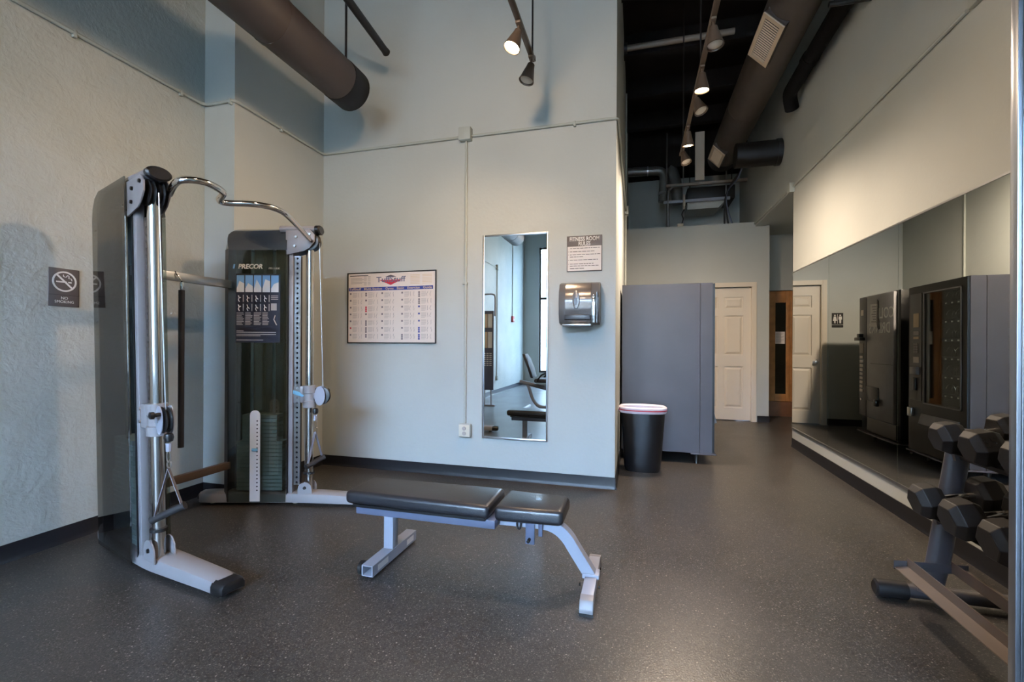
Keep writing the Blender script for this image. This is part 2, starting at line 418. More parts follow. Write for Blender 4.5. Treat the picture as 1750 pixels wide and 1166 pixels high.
for c0, c1 in cols:
    for z0, z1 in rows:
        MB().rings([[(c0 + 0.012, y0 + 0.018, z0 + 0.012), (c1 - 0.012, y0 + 0.018, z0 + 0.012), (c1 - 0.012, y0 + 0.018, z1 - 0.012), (c0 + 0.012, y0 + 0.018, z1 - 0.012)],
                    [(c0 + 0.045, y0 + 0.002, z0 + 0.045), (c1 - 0.045, y0 + 0.002, z0 + 0.045), (c1 - 0.045, y0 + 0.002, z1 - 0.045), (c0 + 0.045, y0 + 0.002, z1 - 0.045)]]).build('door_panel', 'door_paint', door, smooth=False)
kn = MB().lathe([(0.03, 0), (0.03, 0.006), (0.012, 0.010), (0.012, 0.03), (0.026, 0.040), (0.030, 0.052), (0.022, 0.066), (0.004, 0.070)], 16, FACE_Y(DX0 + 0.07, y0, 0.93)).build('door_knob', 'steel', door)
kn['label'] = 'round brushed steel door knob'
m = MB()
for x0, x1, z0, z1 in ((DX0 - 0.065, DX0 + 0.004, 0, DZ + 0.07), (DX1 - 0.004, DX1 + 0.065, 0, DZ + 0.07), (DX0 + 0.004, DX1 - 0.004, DZ, DZ + 0.07)):
    m.box(x0, x1, FY - 0.018, FY + 0.10, z0, z1).box(x0 + 0.012, x1 - 0.012, FY - 0.024, FY - 0.018, z0, z1 - 0.01)
struct(m.build('trim_1', 'trim_paint', smooth=False), 'cream door casing around the six-panel door')
# aluminium framed glass door standing open beside the dumbbell rack
m = MB().box(0.929, 0.985, 1.45, 1.475, 0.01, 2.55).box(1.68, 1.725, 1.45, 1.475, 0.01, 2.55)
m.box(0.985, 1.68, 1.45, 1.475, 2.46, 2.55).box(0.985, 1.68, 1.45, 1.475, 0.01, 0.12)
m.box(0.938, 0.943, 1.446, 1.45, 0.01, 2.55)
gd = struct(m.build('door_2', 'door_alu', bevel=0.002), 'aluminium framed glass door at the right edge'); gd['_w'] = list(gd.location)
MB().box(0.949, 1.68, 1.447, 1.4495, 0.74, 2.46).build('pane', 'frosted', gd, smooth=False)
MB().box(0.949, 1.68, 1.447, 1.4495, 0.12, 0.738).build('kick_panel', 'kick_panel', gd, smooth=False)
MB().tube(fillet([(1.02, 1.447, 0.95), (1.02, 1.39, 0.95), (1.02, 1.39, 1.30), (1.02, 1.447, 1.30)], 0.03), 0.012, 10).build('pull_handle', 'aluminium', gd)

# ================================================================== MIRRORS
EDGE = [5.93, 4.908, 3.728, 2.545, 1.52]
ML = ['tall wall mirror panel nearest the far door, reflecting the cream door', 'wall mirror panel reflecting the cold drinks machine',
      'wall mirror panel reflecting the snack machine behind the dumbbells', 'wall mirror panel behind the near end of the dumbbell rack']
for k in range(4):
    y1, y0 = EDGE[k] - 0.002, EDGE[k + 1] + 0.002
    t = thing('wall_mirror', ML[k], 'mirror', (RX, (y0 + y1) / 2, 0.226), group='mirror panels along the right wall')
    MB().box(RX - 0.008, RX - 0.0005, y0, y1, 0.228, 2.006).build('glass', 'mirror', t, smooth=False)
    MB().box(RX - 0.011, RX - 0.0005, y0, y1, 2.006, 2.018).build('top_channel', 'steel', t, smooth=False)
    MB().box(RX - 0.014, RX - 0.0005, y0, y1, 0.214, 0.228).build('bottom_channel', 'steel', t, smooth=False)
t = thing('framed_mirror', 'narrow upright mirror with thin silver frame beside the towel dispenser', 'mirror', (-1.0, BY, 0.35))
x0, x1, z0, z1 = -1.291, -0.715, 0.353, 2.110
MB().box(x0 + 0.012, x1 - 0.012, BY - 0.010, BY - 0.0005, z0 + 0.012, z1 - 0.012).build('glass', 'mirror', t, smooth=False)
m = MB()
for a, b, c, d in ((x0, x0 + 0.014, z0, z1), (x1 - 0.014, x1, z0, z1), (x0 + 0.014, x1 - 0.014, z0, z0 + 0.014), (x0 + 0.014, x1 - 0.014, z1 - 0.014, z1)):
    m.box(a, b, BY - 0.020, BY - 0.0005, c, d)
m.build('frame', 'aluminium', t, bevel=0.003)

# ================================================================== CONDUITS, BOXES
def straps(t, pts, T=None):
    for p, ax in pts:
        m = MB()
        if ax == 'y': m.box(p[0] - 0.004, p[0] + 0.022, p[1] - 0.009, p[1] + 0.009, p[2] - 0.028, p[2] + 0.016)
        elif ax == 'x': m.box(p[0] - 0.009, p[0] + 0.009, p[1] - 0.022, p[1] + 0.004, p[2] - 0.028, p[2] + 0.016)
        else: m.box(p[0] - 0.028, p[0] + 0.016, p[1] - 0.022, p[1] + 0.004, p[2] - 0.009, p[2] + 0.009)
        m.build('strap', 'conduit', t, bevel=0.003)
CR = 0.0115
t = thing('wall_conduit', 'painted conduit running along the left and back walls with a drop', 'conduit', (-2.0, BY - 0.02, 2.98))
path = fillet([(LX + 0.014, -2.8, 2.985), (LX + 0.014, 2.736, 2.985), (-2.911, 2.736, 2.985), (-2.911, BY - 0.014, 2.985), (SX + 0.014, BY - 0.014, 2.99), (SX + 0.014, 6.40, 2.99)], 0.05)
MB().tube(path, CR, 10).build('pipe', 'conduit', t)
MB().tube([(-1.449, BY - 0.016, 2.95), (-1.449, BY - 0.016, 0.47)], CR, 10).build('drop_pipe', 'conduit', t)
MB().box(-1.507, -1.397, BY - 0.062, BY - 0.0005, 2.945, 3.055).build('junction_box', 'conduit', t, bevel=0.004)
MB().box(SX + 0.0005, SX + 0.05, 6.36, 6.47, 2.94, 3.05).build('junction_box', 'conduit', t, bevel=0.004)
MB().tube([(SX + 0.014, 6.41, 3.05), (SX + 0.014, 6.41, 4.6)], CR, 8).tube([(SX + 0.014, 6.41, 2.94), (SX + 0.014, 6.41, 1.8)], CR, 8).build('riser_pipe', 'conduit', t)
straps(t, [((LX + 0.004, 1.9, 2.985), 'y'), ((LX + 0.004, 2.55, 2.985), 'y'), ((-2.95, 2.746, 2.985), 'x'), ((-2.921, 3.2, 2.985), 'y'), ((-1.449, BY - 0.004, 1.7), 'z'), ((-0.5, BY - 0.004, 2.989), 'x')])
t = thing('wall_outlet', 'square painted outlet box at the foot of the back wall conduit', 'outlet', (-1.442, BY, 0.36))
MB().box(-1.498, -1.388, BY - 0.05, BY - 0.0005, 0.355, 0.470).build('box', 'conduit', t, bevel=0.01, seg=3)
MB().box(-1.492, -1.394, BY - 0.054, BY - 0.05, 0.361, 0.464).build('cover_plate', 'cream', t, bevel=0.0015)
for z in (0.390, 0.433): MB().lathe([(0.017, 0), (0.017, 0.004), (0.015, 0.006)], 14, FACE_Y(-1.443, BY - 0.054, z)).build('socket', 'print_grey', t)
t = thing('wall_conduit', 'thin conduit climbing along the right wall above the mirrors', 'conduit', (RX, 4.5, 2.98))
MB().tube([(RX - 0.014, 5.90, 3.0), (RX - 0.014, 3.05, 3.0)], CR, 8).build('pipe', 'conduit', t)
MB().tube([(RX - 0.014, 6.0, 3.01), (RX - 0.014, FY - 0.02, 3.03)], 0.012, 8).build('pipe', 'conduit', t)
MB().box(RX - 0.055, RX - 0.0005, 5.90, 6.0, 2.94, 3.05).build('junction_box', 'conduit', t, bevel=0.004)
MB().box(RX - 0.03, RX - 0.0005, 2.2, 3.02, 2.985, 3.055).build('raceway', 'conduit', t, bevel=0.004)
t = thing('wall_conduit', 'conduit drop on the left wall seen only in the narrow mirror', 'conduit', (LX, -2.82, 0.3))
MB().tube([(LX + 0.014, -2.82, 2.95), (LX + 0.014, -2.82, 0.42)], CR, 8).build('pipe', 'conduit', t)
MB().box(LX + 0.0005, LX + 0.05, -2.88, -2.76, 2.93, 3.05).build('junction_box', 'conduit', t, bevel=0.004)
MB().box(LX + 0.0005, LX + 0.05, -2.87, -2.77, 0.32, 0.42).build('outlet_box', 'conduit', t, bevel=0.004)
t = thing('fire_alarm_station', 'small red pull station under a thin conduit near the windows', 'alarm', (LX, -4.2, 1.78))
MB().box(LX + 0.0005, LX + 0.05, -4.28, -4.14, 1.76, 1.92).build('body', 'red_box', t, bevel=0.006)
MB().box(LX + 0.05, LX + 0.058, -4.26, -4.16, 1.80, 1.84).build('pull_handle', 'print_white', t)
MB().tube([(LX + 0.014, -4.21, 1.92), (LX + 0.014, -4.21, 4.6)], CR, 8).build('pipe', 'conduit', t)

# ================================================================== SIGNS, POSTER
t = thing('no_smoking_sign', 'small brown no smoking sign on the rough left wall', 'sign', (LX, 1.86, 1.375))
T = FACE_X(LX, 1.862, 1.482)
MB().box(-0.073, 0.073, -0.11, 0.11, 0.0005, 0.006, T).build('plate', 'sign_brown', t, bevel=0.001)
MB().box(-0.073, 0.073, -0.0445, -0.0425, 0.006, 0.0066, T).build('groove', 'sign_black', t)
MB().rings([[(r * math.cos(a), r * math.sin(a) + 0.035, z) for r, z in ((0.050, 0.006), (0.059, 0.006), (0.059, 0.0075), (0.050, 0.0075))] for a in [2 * PI * k / 40 for k in range(41)]], False, T).build('ring', 'print_white', t)
Ts = T @ Matrix.Translation((0, 0.035, 0.0)) @ Matrix.Rotation(math.radians(-45), 4, 'Z')
MB().box(-0.052, 0.052, -0.0045, 0.0045, 0.0065, 0.0078, Ts).build('slash', 'print_white', t)
MB().box(-0.040, 0.010, 0.028, 0.036, 0.006, 0.0072, T).box(0.018, 0.034, 0.028, 0.036, 0.006, 0.0072, T).build('cigarette', 'print_white', t)
MB().tube([(p[0], p[1], 0.0066) for p in smooth_path([(-0.006, 0.075, 0), (-0.004, 0.064, 0), (0.008, 0.062, 0), (0.014, 0.072, 0), (0.022, 0.066, 0), (0.020, 0.056, 0), (0.032, 0.054, 0), (0.036, 0.042, 0)], 4)], 0.0018, 6, T=T).build('smoke', 'print_white', t)
text('NO', 0.022, 'print_white', t, T @ Matrix.Translation((0, -0.062, 0.006)))
text('SMOKING', 0.022, 'print_white', t, T @ Matrix.Translation((0, -0.083, 0.006)), sx=0.95)

t = thing('rules_sign', 'fitness room rules sign with grey heading above the towel dispenser', 'sign', (-0.417, BY, 1.77))
T = FACE_Y(-0.417, BY, 1.915)
MB().box(-0.144, 0.144, -0.147, 0.147, 0.0005, 0.006, T).build('plate', 'sign_brown', t, bevel=0.001)
MB().box(-0.138, 0.138, -0.140, 0.060, 0.006, 0.0066, T).build('white_field', 'paper', t, smooth=False)
text('FITNESS ROOM', 0.046, 'print_white', t, T @ Matrix.Translation((0, 0.119, 0.006)), sx=0.78, bold=0.0008)
text('RULES', 0.046, 'print_white', t, T @ Matrix.Translation((0, 0.080, 0.006)), sx=0.78, bold=0.0008)
m = MB(); rnd = random.Random(3)
for y, x1, bul in ((0.044, 0.125, 0), (0.017, 0.092, 1), (-0.008, 0.128, 1), (-0.026, -0.01, 0), (-0.052, 0.11, 1), (-0.084, 0.075, 1), (-0.101, 0.115, 0), (-0.122, 0.0, 0)):
    x = -0.118
    if bul: m.box(-0.131, -0.127, y - 0.002, y + 0.002, 0.0066, 0.0069, T)
    while x < x1 - 0.01:
        w = min(rnd.uniform(0.012, 0.04), x1 - x); m.box(x, x + w, y - 0.0024, y + 0.0024, 0.0066, 0.0069, T); x += w + 0.005
m.build('small_print', 'print_dark', t, smooth=False)['kind'] = 'stuff'

t = thing('exercise_poster', 'framed exercise guide poster with blue bar on the back wall', 'poster', (-2.19, BY, 1.17))
T = FACE_Y(-2.189, BY, 1.501)
W, H = 0.456, 0.331
MB().box(-W + 0.01, W - 0.01, -H + 0.01, H - 0.01, 0.0005, 0.010, T).build('sheet', 'paper_cream', t, smooth=False)
m = MB()
for a, b, c, d in ((-W, -W + 0.008, -H, H), (W - 0.008, W, -H, H), (-W + 0.008, W - 0.008, -H, -H + 0.008), (-W + 0.008, W - 0.008, H - 0.008, H)):
    m.box(a, b, c, d, 0.0005, 0.016, T)
m.build('frame', 'sign_black', t, smooth=False)
MB().box(-W + 0.014, W - 0.03, 0.160, 0.192, 0.010, 0.0104, T).build('blue_bar', 'print_blue', t, smooth=False)
text('TuffStuff   Multi-Station   Gyms   Basic   Exercise   Guide', 0.030, 'print_tan', t, T @ Matrix.Translation((-0.01, 0.176, 0.0104)), depth=0.0002, sx=1.24, bold=0.0004)['kind'] = 'stuff'
MB().prism([(-0.06, 0.283), (0.0, 0.302), (0.06, 0.283)], 0.010, 0.0103, T).build('dark_diamond_tip', 'print_dark', t, smooth=False)
MB().prism([(-0.12, 0.256), (0, 0.207), (0.12, 0.256)], 0.010, 0.0103, T).build('red_diamond', 'print_red', t, smooth=False)
text('TuffStuff', 0.070, 'print_steel', t, T @ Matrix.Translation((0.0, 0.258, 0.0104)), depth=0.0002, bold=0.0012, sx=1.25)
m = MB(); rnd = random.Random(11)
Q = lambda a, b, c, d, k: m.use(k).box(a, b, c, d, 0.010, 0.0103, T)
Q(-0.43, -0.235, 0.298, 0.306, 0)
for k in range(5): Q(-0.42, -0.30 + 0.02 * (k % 2), 0.276 - k * 0.012, 0.281 - k * 0.012, 1)
for x in (-0.28, -0.24, 0.2, 0.32):
    for k in range(7): Q(x, x + (0.03 if x < 0 else 0.095), 0.29 - k * 0.013, 0.295 - k * 0.013, 1 if x < 0 else 3)
for ci, cx_ in enumerate((-0.43, -0.265, -0.095, 0.11, 0.28)):
    for r in range(7):
        yt = 0.142 - r * 0.0645
        n = rnd.choice((1, 1, 2, 3)) if ci in (1, 3, 4) else 1
        for j in range(n): Q(cx_, cx_ + 0.017, yt - 0.016 - j * 0.018, yt - j * 0.018, 4 if (ci == 4 and r > 1) else (2 if (ci * 3 + r) % 13 == 5 else 5))
        for j in range(6): Q(cx_ + 0.03, cx_ + 0.078 - 0.008 * (j == 5), yt - 0.003 - j * 0.0085, yt - j * 0.0085, 1)
        for j in range(2):
            fx = cx_ + 0.092 + j * 0.032 + rnd.uniform(-0.003, 0.003)
            m.use(1).tube([tuple(T @ Vector((fx + dx, yt - dy, 0.0102))) for dx, dy in ((0.003, 0), (0.0, 0.014), (rnd.uniform(-0.01, 0.012), 0.026), (rnd.uniform(-0.004, 0.006), 0.042))], 0.0022, 4)
m.build('chart_print', ['print_dark', 'print_grey', 'print_red', 'print_tan', 'print_blue', 'print_chip'], t, smooth=False)['kind'] = 'stuff'

t = thing('restroom_sign', 'small black restroom sign with two figures beside the far door', 'sign', (0.636, FY, 1.44))
T = FACE_Y(0.636, FY, 1.545)
MB().box(-0.072, 0.072, -0.062, 0.105, 0.0005, 0.006, T).box(-0.072, 0.072, -0.105, -0.07, 0.0005, 0.006, T).build('plate', 'sign_black', t, smooth=False)
for sx_, skirt in ((-0.034, 0), (0.034, 1)):
    m = MB().lathe([(0.011, 0.006), (0.011, 0.0075)], 14, T @ Matrix.Translation((sx_, 0.072, 0)))
    pts = [(-0.02, 0.055), (0.02, 0.055), (0.022, 0.01), (0.012, 0.01), (0.009, -0.045), (-0.009, -0.045), (-0.012, 0.01), (-0.022, 0.01)] if not skirt else \
          [(-0.014, 0.055), (0.014, 0.055), (0.026, -0.01), (0.009, -0.01), (0.008, -0.045), (-0.008, -0.045), (-0.009, -0.01), (-0.026, -0.01)]
    m.prism([(sx_ + p[0], p[1]) for p in pts], 0.006, 0.0075, T).build('figure', 'print_white', t, smooth=False)
MB().box(-0.002, 0.002, -0.05, 0.09, 0.006, 0.0075, T).build('divider', 'print_white', t, smooth=False)

# ================================================================== TOWEL DISPENSER
t = thing('towel_dispenser', 'grey smoked paper towel dispenser mounted under the rules sign', 'towel dispenser', (-0.4415, BY, 1.315))
x0, x1, z0, z1 = -0.602, -0.281, 1.318, 1.668
prof = [(0, z0 + 0.03), (0.09, z0 + 0.005), (0.17, z0 + 0.02), (0.205, z0 + 0.09), (0.21, z0 + 0.19), (0.195, z0 + 0.27), (0.15, z1 - 0.015), (0.08, z1), (0, z1)]
prof = [(d * 0.85, z) for d, z in prof]
def shell(xa, xb, k, zlo=None):
    return MB().rings([[(x, BY - 0.0005 - d * k, z) for d, z in prof] for x in (xa, xb)])
shell(x0, x1, 0.94).build('body', 'towel_body', t, bevel=0.006)
MB().rings([[(x, BY - 0.0005 - d, z) for d, z in [(p[0] * 1.0 + 0.004, p[1]) for p in prof[2:8]] + [(0.07, z1 - 0.02), (0.07, z0 + 0.04)]] for x in (x0 + 0.055, x1 - 0.065)]).build('smoked_cover', 'towel_smoke', t)
T = frame((-0.46, BY - 0.0005 - 0.180, 1.52), (1, 0, 0), (0, 0.06, 1))
MB().prism([(0.028 * math.cos(a), 0.072 * abs(math.sin(a)) ** 0.8 * (1 if math.sin(a) > 0 else -1)) for a in [2 * PI * k / 24 for k in range(24)]], -0.004, 0.010, T).build('badge', 'towel_body', t, bevel=0.003)
MB().prism([(0.016 * math.cos(a), 0.03 * math.sin(a) - 0.015) for a in [2 * PI * k / 20 for k in range(20)]], 0.010, 0.0125, T).build('badge_window', 'towel_dark', t)
MB().box(x1 - 0.058, x1 - 0.030, BY - 0.19, BY - 0.15, z0 + 0.02, z1 - 0.11).build('chrome_strip', 'chrome', t, bevel=0.004)
MB().box(x1 - 0.022, x1 - 0.014, BY - 0.186, BY - 0.10, z0 + 0.02, z1 - 0.09).build('dark_slot', 'towel_dark', t)
MB().box(x0 + 0.035, x1 - 0.06, BY - 0.195, BY - 0.05, z0 - 0.004, z0 + 0.012).build('tray', 'steel', t, bevel=0.004)
MB().box(x0 + 0.05, x1 - 0.07, BY - 0.188, BY - 0.16, z0 + 0.045, z0 + 0.085).build('paper_slot', 'towel_dark', t, bevel=0.004)

# ================================================================== CABLE TRAINER
TR = thing('cable_trainer', 'white and black dual tower cable machine with chrome pull-up bar', 'exercise machine', (-2.5, 2.3, 0))
def tower(O, ang, sg, shear):
    ca, sa = math.cos(ang), math.sin(ang); near = sg < 0
    def W(p):
        a, b, z = p
        return (O[0] + a * ca - b * sg * sa, O[1] + a * sa + b * sg * ca + shear * z, z)
    B = lambda m, n, mt, **k: m.build(n, mt, TR, xf=W, **k)
    TH = 0.17
    UA, UB = ((0.470, 0.510), (0.108, 0.146)) if near else ((0.464, 0.496), (0.03, 0.13))
    RC, RB = (0.540, 0.108) if near else (0.523, 0.045)      # rail centre and depth
    TA, TB = (0.605, 0.105) if near else (0.600, 0.070)      # chrome tube
    # curved base leg with rubber foot
    cen = [(-0.17, 0.075), (0.0, 0.083), (0.25, 0.085), (0.5, 0.082), (0.68, 0.066), (0.86, 0.045), (1.0, 0.028), (1.13 if near else 1.085, 0.018)]
    cen = [(p[0], p[1]) for p in smooth_path([(a, b, 0) for a, b in cen], 4)]
    rg = []
    for i, (a, b) in enumerate(cen):
        t = Vector(cen[min(i + 1, len(cen) - 1)]) - Vector(cen[max(i - 1, 0)]); t.normalize(); n = Vector((-t.y, t.x))
        w = 0.070 - 0.012 * max(0, a - 0.6) / 0.5; w *= 0.75 + 0.25 * min(1, (a + 0.17) / 0.05)
        z0 = 0.022; z1 = 0.088 - 0.012 * max(0, a - 0.7) / 0.4
        sec = [(-w, z0), (w, z0), (w, z0 + 0.03), (w * 0.86, z1 - 0.008), (w * 0.6, z1), (-w * 0.6, z1), (-w * 0.86, z1 - 0.008), (-w, z0 + 0.03)]
        rg.append([(a + n.x * s, b + n.y * s, z) for s, z in sec])
    B(MB().rings(rg), 'base_leg', 'frame_white')
    last = rg[-1]; cc = Vector((sum(p[0] for p in last) / 8, sum(p[1] for p in last) / 8, 0.05)); ax = (Vector(cen[-1]) - Vector(cen[-3])).normalized()
    cap = []
    for d, k in ((-0.06, 1.05), (0.0, 1.05), (0.018, 0.9), (0.026, 0.55)):
        cap.append([tuple(cc + (Vector(p) - cc) * k + Vector((ax.x * d, ax.y * d, 0))) for p in last])
    B(MB().rings(cap), 'rubber_foot', 'black_plastic')
    a0, b0 = cen[0]
    cap = [[(a0 - d, b0 + 0.052 * k * math.cos(q), 0.05 + 0.033 * k * math.sin(q)) for q in [2 * PI * j / 16 for j in range(16)]] for d, k in ((-0.02, 1.03), (0.0, 1.03), (0.015, 0.8), (0.02, 0.4))]
    B(MB().rings(cap), 'rubber_foot', 'frame_white' if near else 'black_plastic')
    for a in (-0.1, 0.5, 1.04): B(MB().lathe([(0.022, 0), (0.022, 0.022)], 12, Matrix.Translation((a, 0.08 if a < 0.6 else 0.025, 0))), 'floor_pad', 'cream')
    # shroud: outer panel, inner smoked panel, back shell, cap
    side = [(0.0, 0.03), (0.46, 0.03), (0.46, 2.0), (0.10, 1.985), (0.045, 1.955), (0.012, 1.90), (0.0, 1.84)]
    o = B(MB().prism([(p[0], p[1]) for p in side], 0, 0.006, frame((0, TH, 0), (1, 0, 0), (0, 0, 1)) @ Matrix.Diagonal((1, 1, -1, 1))), 'outer_shroud', 'smoked_dark', smooth=False)
    inner = [(0.05, 0.03), (0.46, 0.03), (0.46, 1.83), (0.05, 1.83)]
    B(MB().box(0.05, 0.46, 0.0, 0.006, 0.03, 1.83), 'inner_shroud', 'smoked', smooth=False)
    rg = []
    for a, z in [(0.05, 0.03)] + [(0.05, 1.83)]:
        pass
    B(MB().rings([[(0.05, 0.0, z), (0.05, 0.008, z), (0.012, 0.05, z), (0.012, TH - 0.014, z), (0.0, TH - 0.014, z), (0.0, 0.045, z)] for z in (0.03, 1.84)]), 'back_shell', 'black_plastic', smooth=False)
    capring = []
    for q in range(9):
        t = q / 8; bb = 0.0 + 0.075 * t ** 1.5; z = 1.83 + 0.165 * math.sin(t * PI / 2)
        capring.append([(0.012 + 0.10 * t ** 2.2 + max(0, 0.04 - 0.08 * t), bb, z), (0.46, bb, z + 0.004), (0.46, TH - 0.012, z + 0.004), (0.005 + 0.10 * t ** 2.2, TH - 0.012, z), (0.0 + 0.10 * t ** 2.2, 0.05 + bb * 0.5, z)])
    B(MB().rings(capring), 'shroud_cap', 'black_gloss')
    B(MB().box(0.4605, UA[0] - 0.001 if near else 0.463, 0.02, TH - 0.02, 0.05, 1.94), 'side_channel', 'black_plastic', smooth=False)
    for a, z in ((0.035, 1.78), (0.42, 1.86), (0.03, 1.28), (0.43, 1.28), (0.03, 0.72), (0.43, 0.68), (0.43, 0.16)):
        B(MB().lathe([(0.007, 0), (0.006, 0.004), (0.002, 0.006)], 8, frame((a, TH, z), (1, 0, 0), (0, 0, -1))), 'bolt', 'black_plastic')
    # weight stack
    for k in range(20):
        zz = 0.10 + k * 0.0275; hw = 0.165 if k < 13 else 0.125
        B(MB().box(0.255 - hw, 0.255 + hw, 0.04, 0.135, zz, zz + 0.0255), 'weight_plate', 'weight', bevel=0.002, seg=1)
    for a in (0.175, 0.335): B(MB().cyl((a, 0.085, 0.07), (a, 0.085, 1.85), 0.011, n=10), 'guide_rod', 'steel')
    st = [(-0.036, 0.035), (0.036, 0.035), (0.036, 0.65)] + [(0.036 * math.cos(q), 0.65 + 0.036 * math.sin(q)) for q in [PI * j / 10 for j in range(1, 10)]] + [(-0.036, 0.65)]
    s = B(MB().prism(st, 0, 0.006, frame((0.245, 0.003, 0), (1, 0, 0), (0, 0, 1))), 'selector_strip', 'print_white', smooth=False)
    m = MB()
    for k in range(19): m.lathe([(0.005, 0), (0.005, 0.002)], 8, frame((0.262, -0.003, 0.115 + k * 0.0275), (1, 0, 0), (0, 0, 1)))
    h = m.build('pin_hole', 'black_plastic', s, xf=W); h['kind'] = 'stuff'
    B(MB().box(0.228, 0.268, -0.016, -0.003, 0.395, 0.415), 'selector_pin', 'lever_blue', bevel=0.003)
    # upright, perforated rail, chrome guide tube
    B(MB().box(*UA, *UB, 0.06, 1.97), 'upright', 'frame_white', bevel=0.006, seg=2)
    m = MB(); pit = 0.036; w = 0.021; zc = 0.16; b1, b2 = RB - 0.006, RB + 0.006
    while zc < 1.80:
        oc = [(RC + 0.0085 * math.cos(q), zc + 0.0085 * math.sin(q)) for q in [2 * PI * (j + 0.5) / 8 for j in range(8)]]
        ou = [(RC + w, zc + pit / 4), (RC + w, zc + pit / 2), (RC - w, zc + pit / 2), (RC - w, zc + pit / 4), (RC - w, zc - pit / 4), (RC - w, zc - pit / 2), (RC + w, zc - pit / 2), (RC + w, zc - pit / 4)]
        m.rings([[(p[0], b1, p[1]) for p in oc], [(p[0], b1, p[1]) for p in ou], [(p[0], b2, p[1]) for p in ou], [(p[0], b2, p[1]) for p in oc], [(p[0], b1, p[1]) for p in oc]], False)
        zc += pit
    B(m, 'adjustment_rail', 'steel', smooth=False)
    B(MB().box(RC - 0.019, RC + 0.019, *((RB - 0.030, RB - 0.022) if near else (RB + 0.022, RB + 0.030)), 0.15, 1.80), 'rail_backing', 'black_plastic', smooth=False)
    B(MB().cyl((TA, TB, 0.07), (TA, TB, 1.88), 0.028, n=20), 'guide_tube', 'chrome')
    B(MB().lathe([(0.038, 0.35 * 0), (0.038, 0.016)], 16, Matrix.Translation((TA, TB, 0.215))), 'tube_collar', 'black_rubber')
    # foot brackets
    arch = lambda c, r, z0, z1: [(c - r, z0), (c + r, z0), (c + r, z1)] + [(c + r * math.cos(q), z1 + r * math.sin(q)) for q in [PI * j / 8 for j in range(1, 8)]] + [(c - r, z1)]
    for bb in (TB - 0.046, TB + 0.042):
        B(MB().prism(arch(TA - 0.01, 0.062 if near else 0.05, 0.07, 0.115), 0, 0.006, frame((0, bb, 0), (1, 0, 0), (0, 0, 1))), 'foot_bracket', 'frame_white', smooth=False)
        B(MB().lathe([(0.012, 0), (0.010, 0.008)], 10, frame((TA - 0.01, bb - 0.006 if bb < TB else bb, 0.125), (1, 0, 0), (0, 0, 1 if bb < TB else -1))), 'bracket_bolt', 'black_plastic')
    # top arm with pulley
    pts = [(0.45, 1.80), (0.45, 1.975), (0.62, 1.985), (0.655, 1.95), (0.655, 1.90), (0.62, 1.855), (0.58, 1.83)]
    for bb in (TB - 0.058, TB + 0.050): B(MB().prism(pts, 0, 0.008, frame((0, bb + 0.008, 0), (1, 0, 0), (0, 0, 1))), 'top_bracket', 'frame_white', bevel=0.002)
    B(MB().rings([[(a, TB + 0.053 * math.cos(q), 1.992 + 0.03 * math.sin(q)) for q in [2 * PI * j / 20 for j in range(20)]] for a in (0.40, 0.650)]), 'top_arm', 'frame_white')
    B(MB().rings([[(a, TB + 0.056 * k * math.cos(q), 1.992 + 0.034 * k * math.sin(q)) for q in [2 * PI * j / 20 for j in range(20)]] for a, k in ((0.650, 1), (0.675, 1), (0.683, 0.8))]), 'end_cap', 'black_plastic')
    wheel = [(0.012, -0.012), (0.060, -0.012), (0.066, -0.010), (0.052, 0.0), (0.066, 0.010), (0.060, 0.012), (0.012, 0.012)]
    for bb in (TB - 0.019, TB + 0.019): B(MB().lathe(wheel, 24, frame((0.605, bb, 1.905), (1, 0, 0), (0, 0, 1))), 'pulley', 'pulley')
    for a, z in ((0.525, 1.93), (0.515, 1.865), (0.62, 1.95)):
        for bb, sgn in ((TB - 0.058, 1), (TB + 0.058, -1)): B(MB().lathe([(0.011, 0), (0.009, 0.009)], 6, frame((a, bb, z), (1, 0, 0), (0, 0, sgn))), 'bolt', 'black_plastic' if near else 'steel')
    # sliding carriage
    car = B(MB().lathe([(0.030, 0.70), (0.046, 0.70), (0.046, 0.745), (0.040, 0.75), (0.040, 0.80), (0.046, 0.805), (0.046, 0.86), (0.030, 0.86)], 20, Matrix.Translation((TA, TB, 0))), 'carriage', 'frame_white')
    W2 = lambda p: W((p[0] + TA - 0.66, p[1] + TB - 0.086, p[2]))
    C = lambda m, n, mt, **k: m.build(n, mt, car, xf=W2, **k)
    C(MB().box(0.53, 0.64, 0.112, 0.122, 0.735, 0.855).box(0.53, 0.64, 0.058, 0.068, 0.735, 0.855), 'slide_plate', 'frame_white', bevel=0.003)
    C(MB().prism([(0.545, 0.83), (0.60, 0.815), (0.635, 0.785), (0.62, 0.778), (0.555, 0.80)], 0, 0.006, frame((0, 0.058, 0), (1, 0, 0), (0, 0, 1))), 'lever', 'lever_blue', bevel=0.002)
    for z in (0.83, 0.765): C(MB().lathe([(0.009, 0), (0.007, 0.006)], 8, frame((0.56, 0.122, z), (1, 0, 0), (0, 0, -1))), 'bolt', 'steel')
    C(MB().lathe(wheel, 24, frame((0.745, 0.086, 0.785), (1, 0, 0), (0, 0, 1))), 'pulley', 'pulley')
    for bb in (0.060, 0.108):
        C(MB().prism([(0.745 + 0.038 * math.cos(q), 0.785 + 0.07 * math.sin(q)) for q in [2 * PI * j / 24 for j in range(24)]], -0.002, 0.002, frame((0, bb, 0), (1, 0, 0), (0, 0, 1))), 'pulley_cheek', 'frame_silver', smooth=False)
    C(MB().box(0.69, 0.745, 0.062, 0.11, 0.765, 0.805), 'swivel_arm', 'frame_white', bevel=0.006)
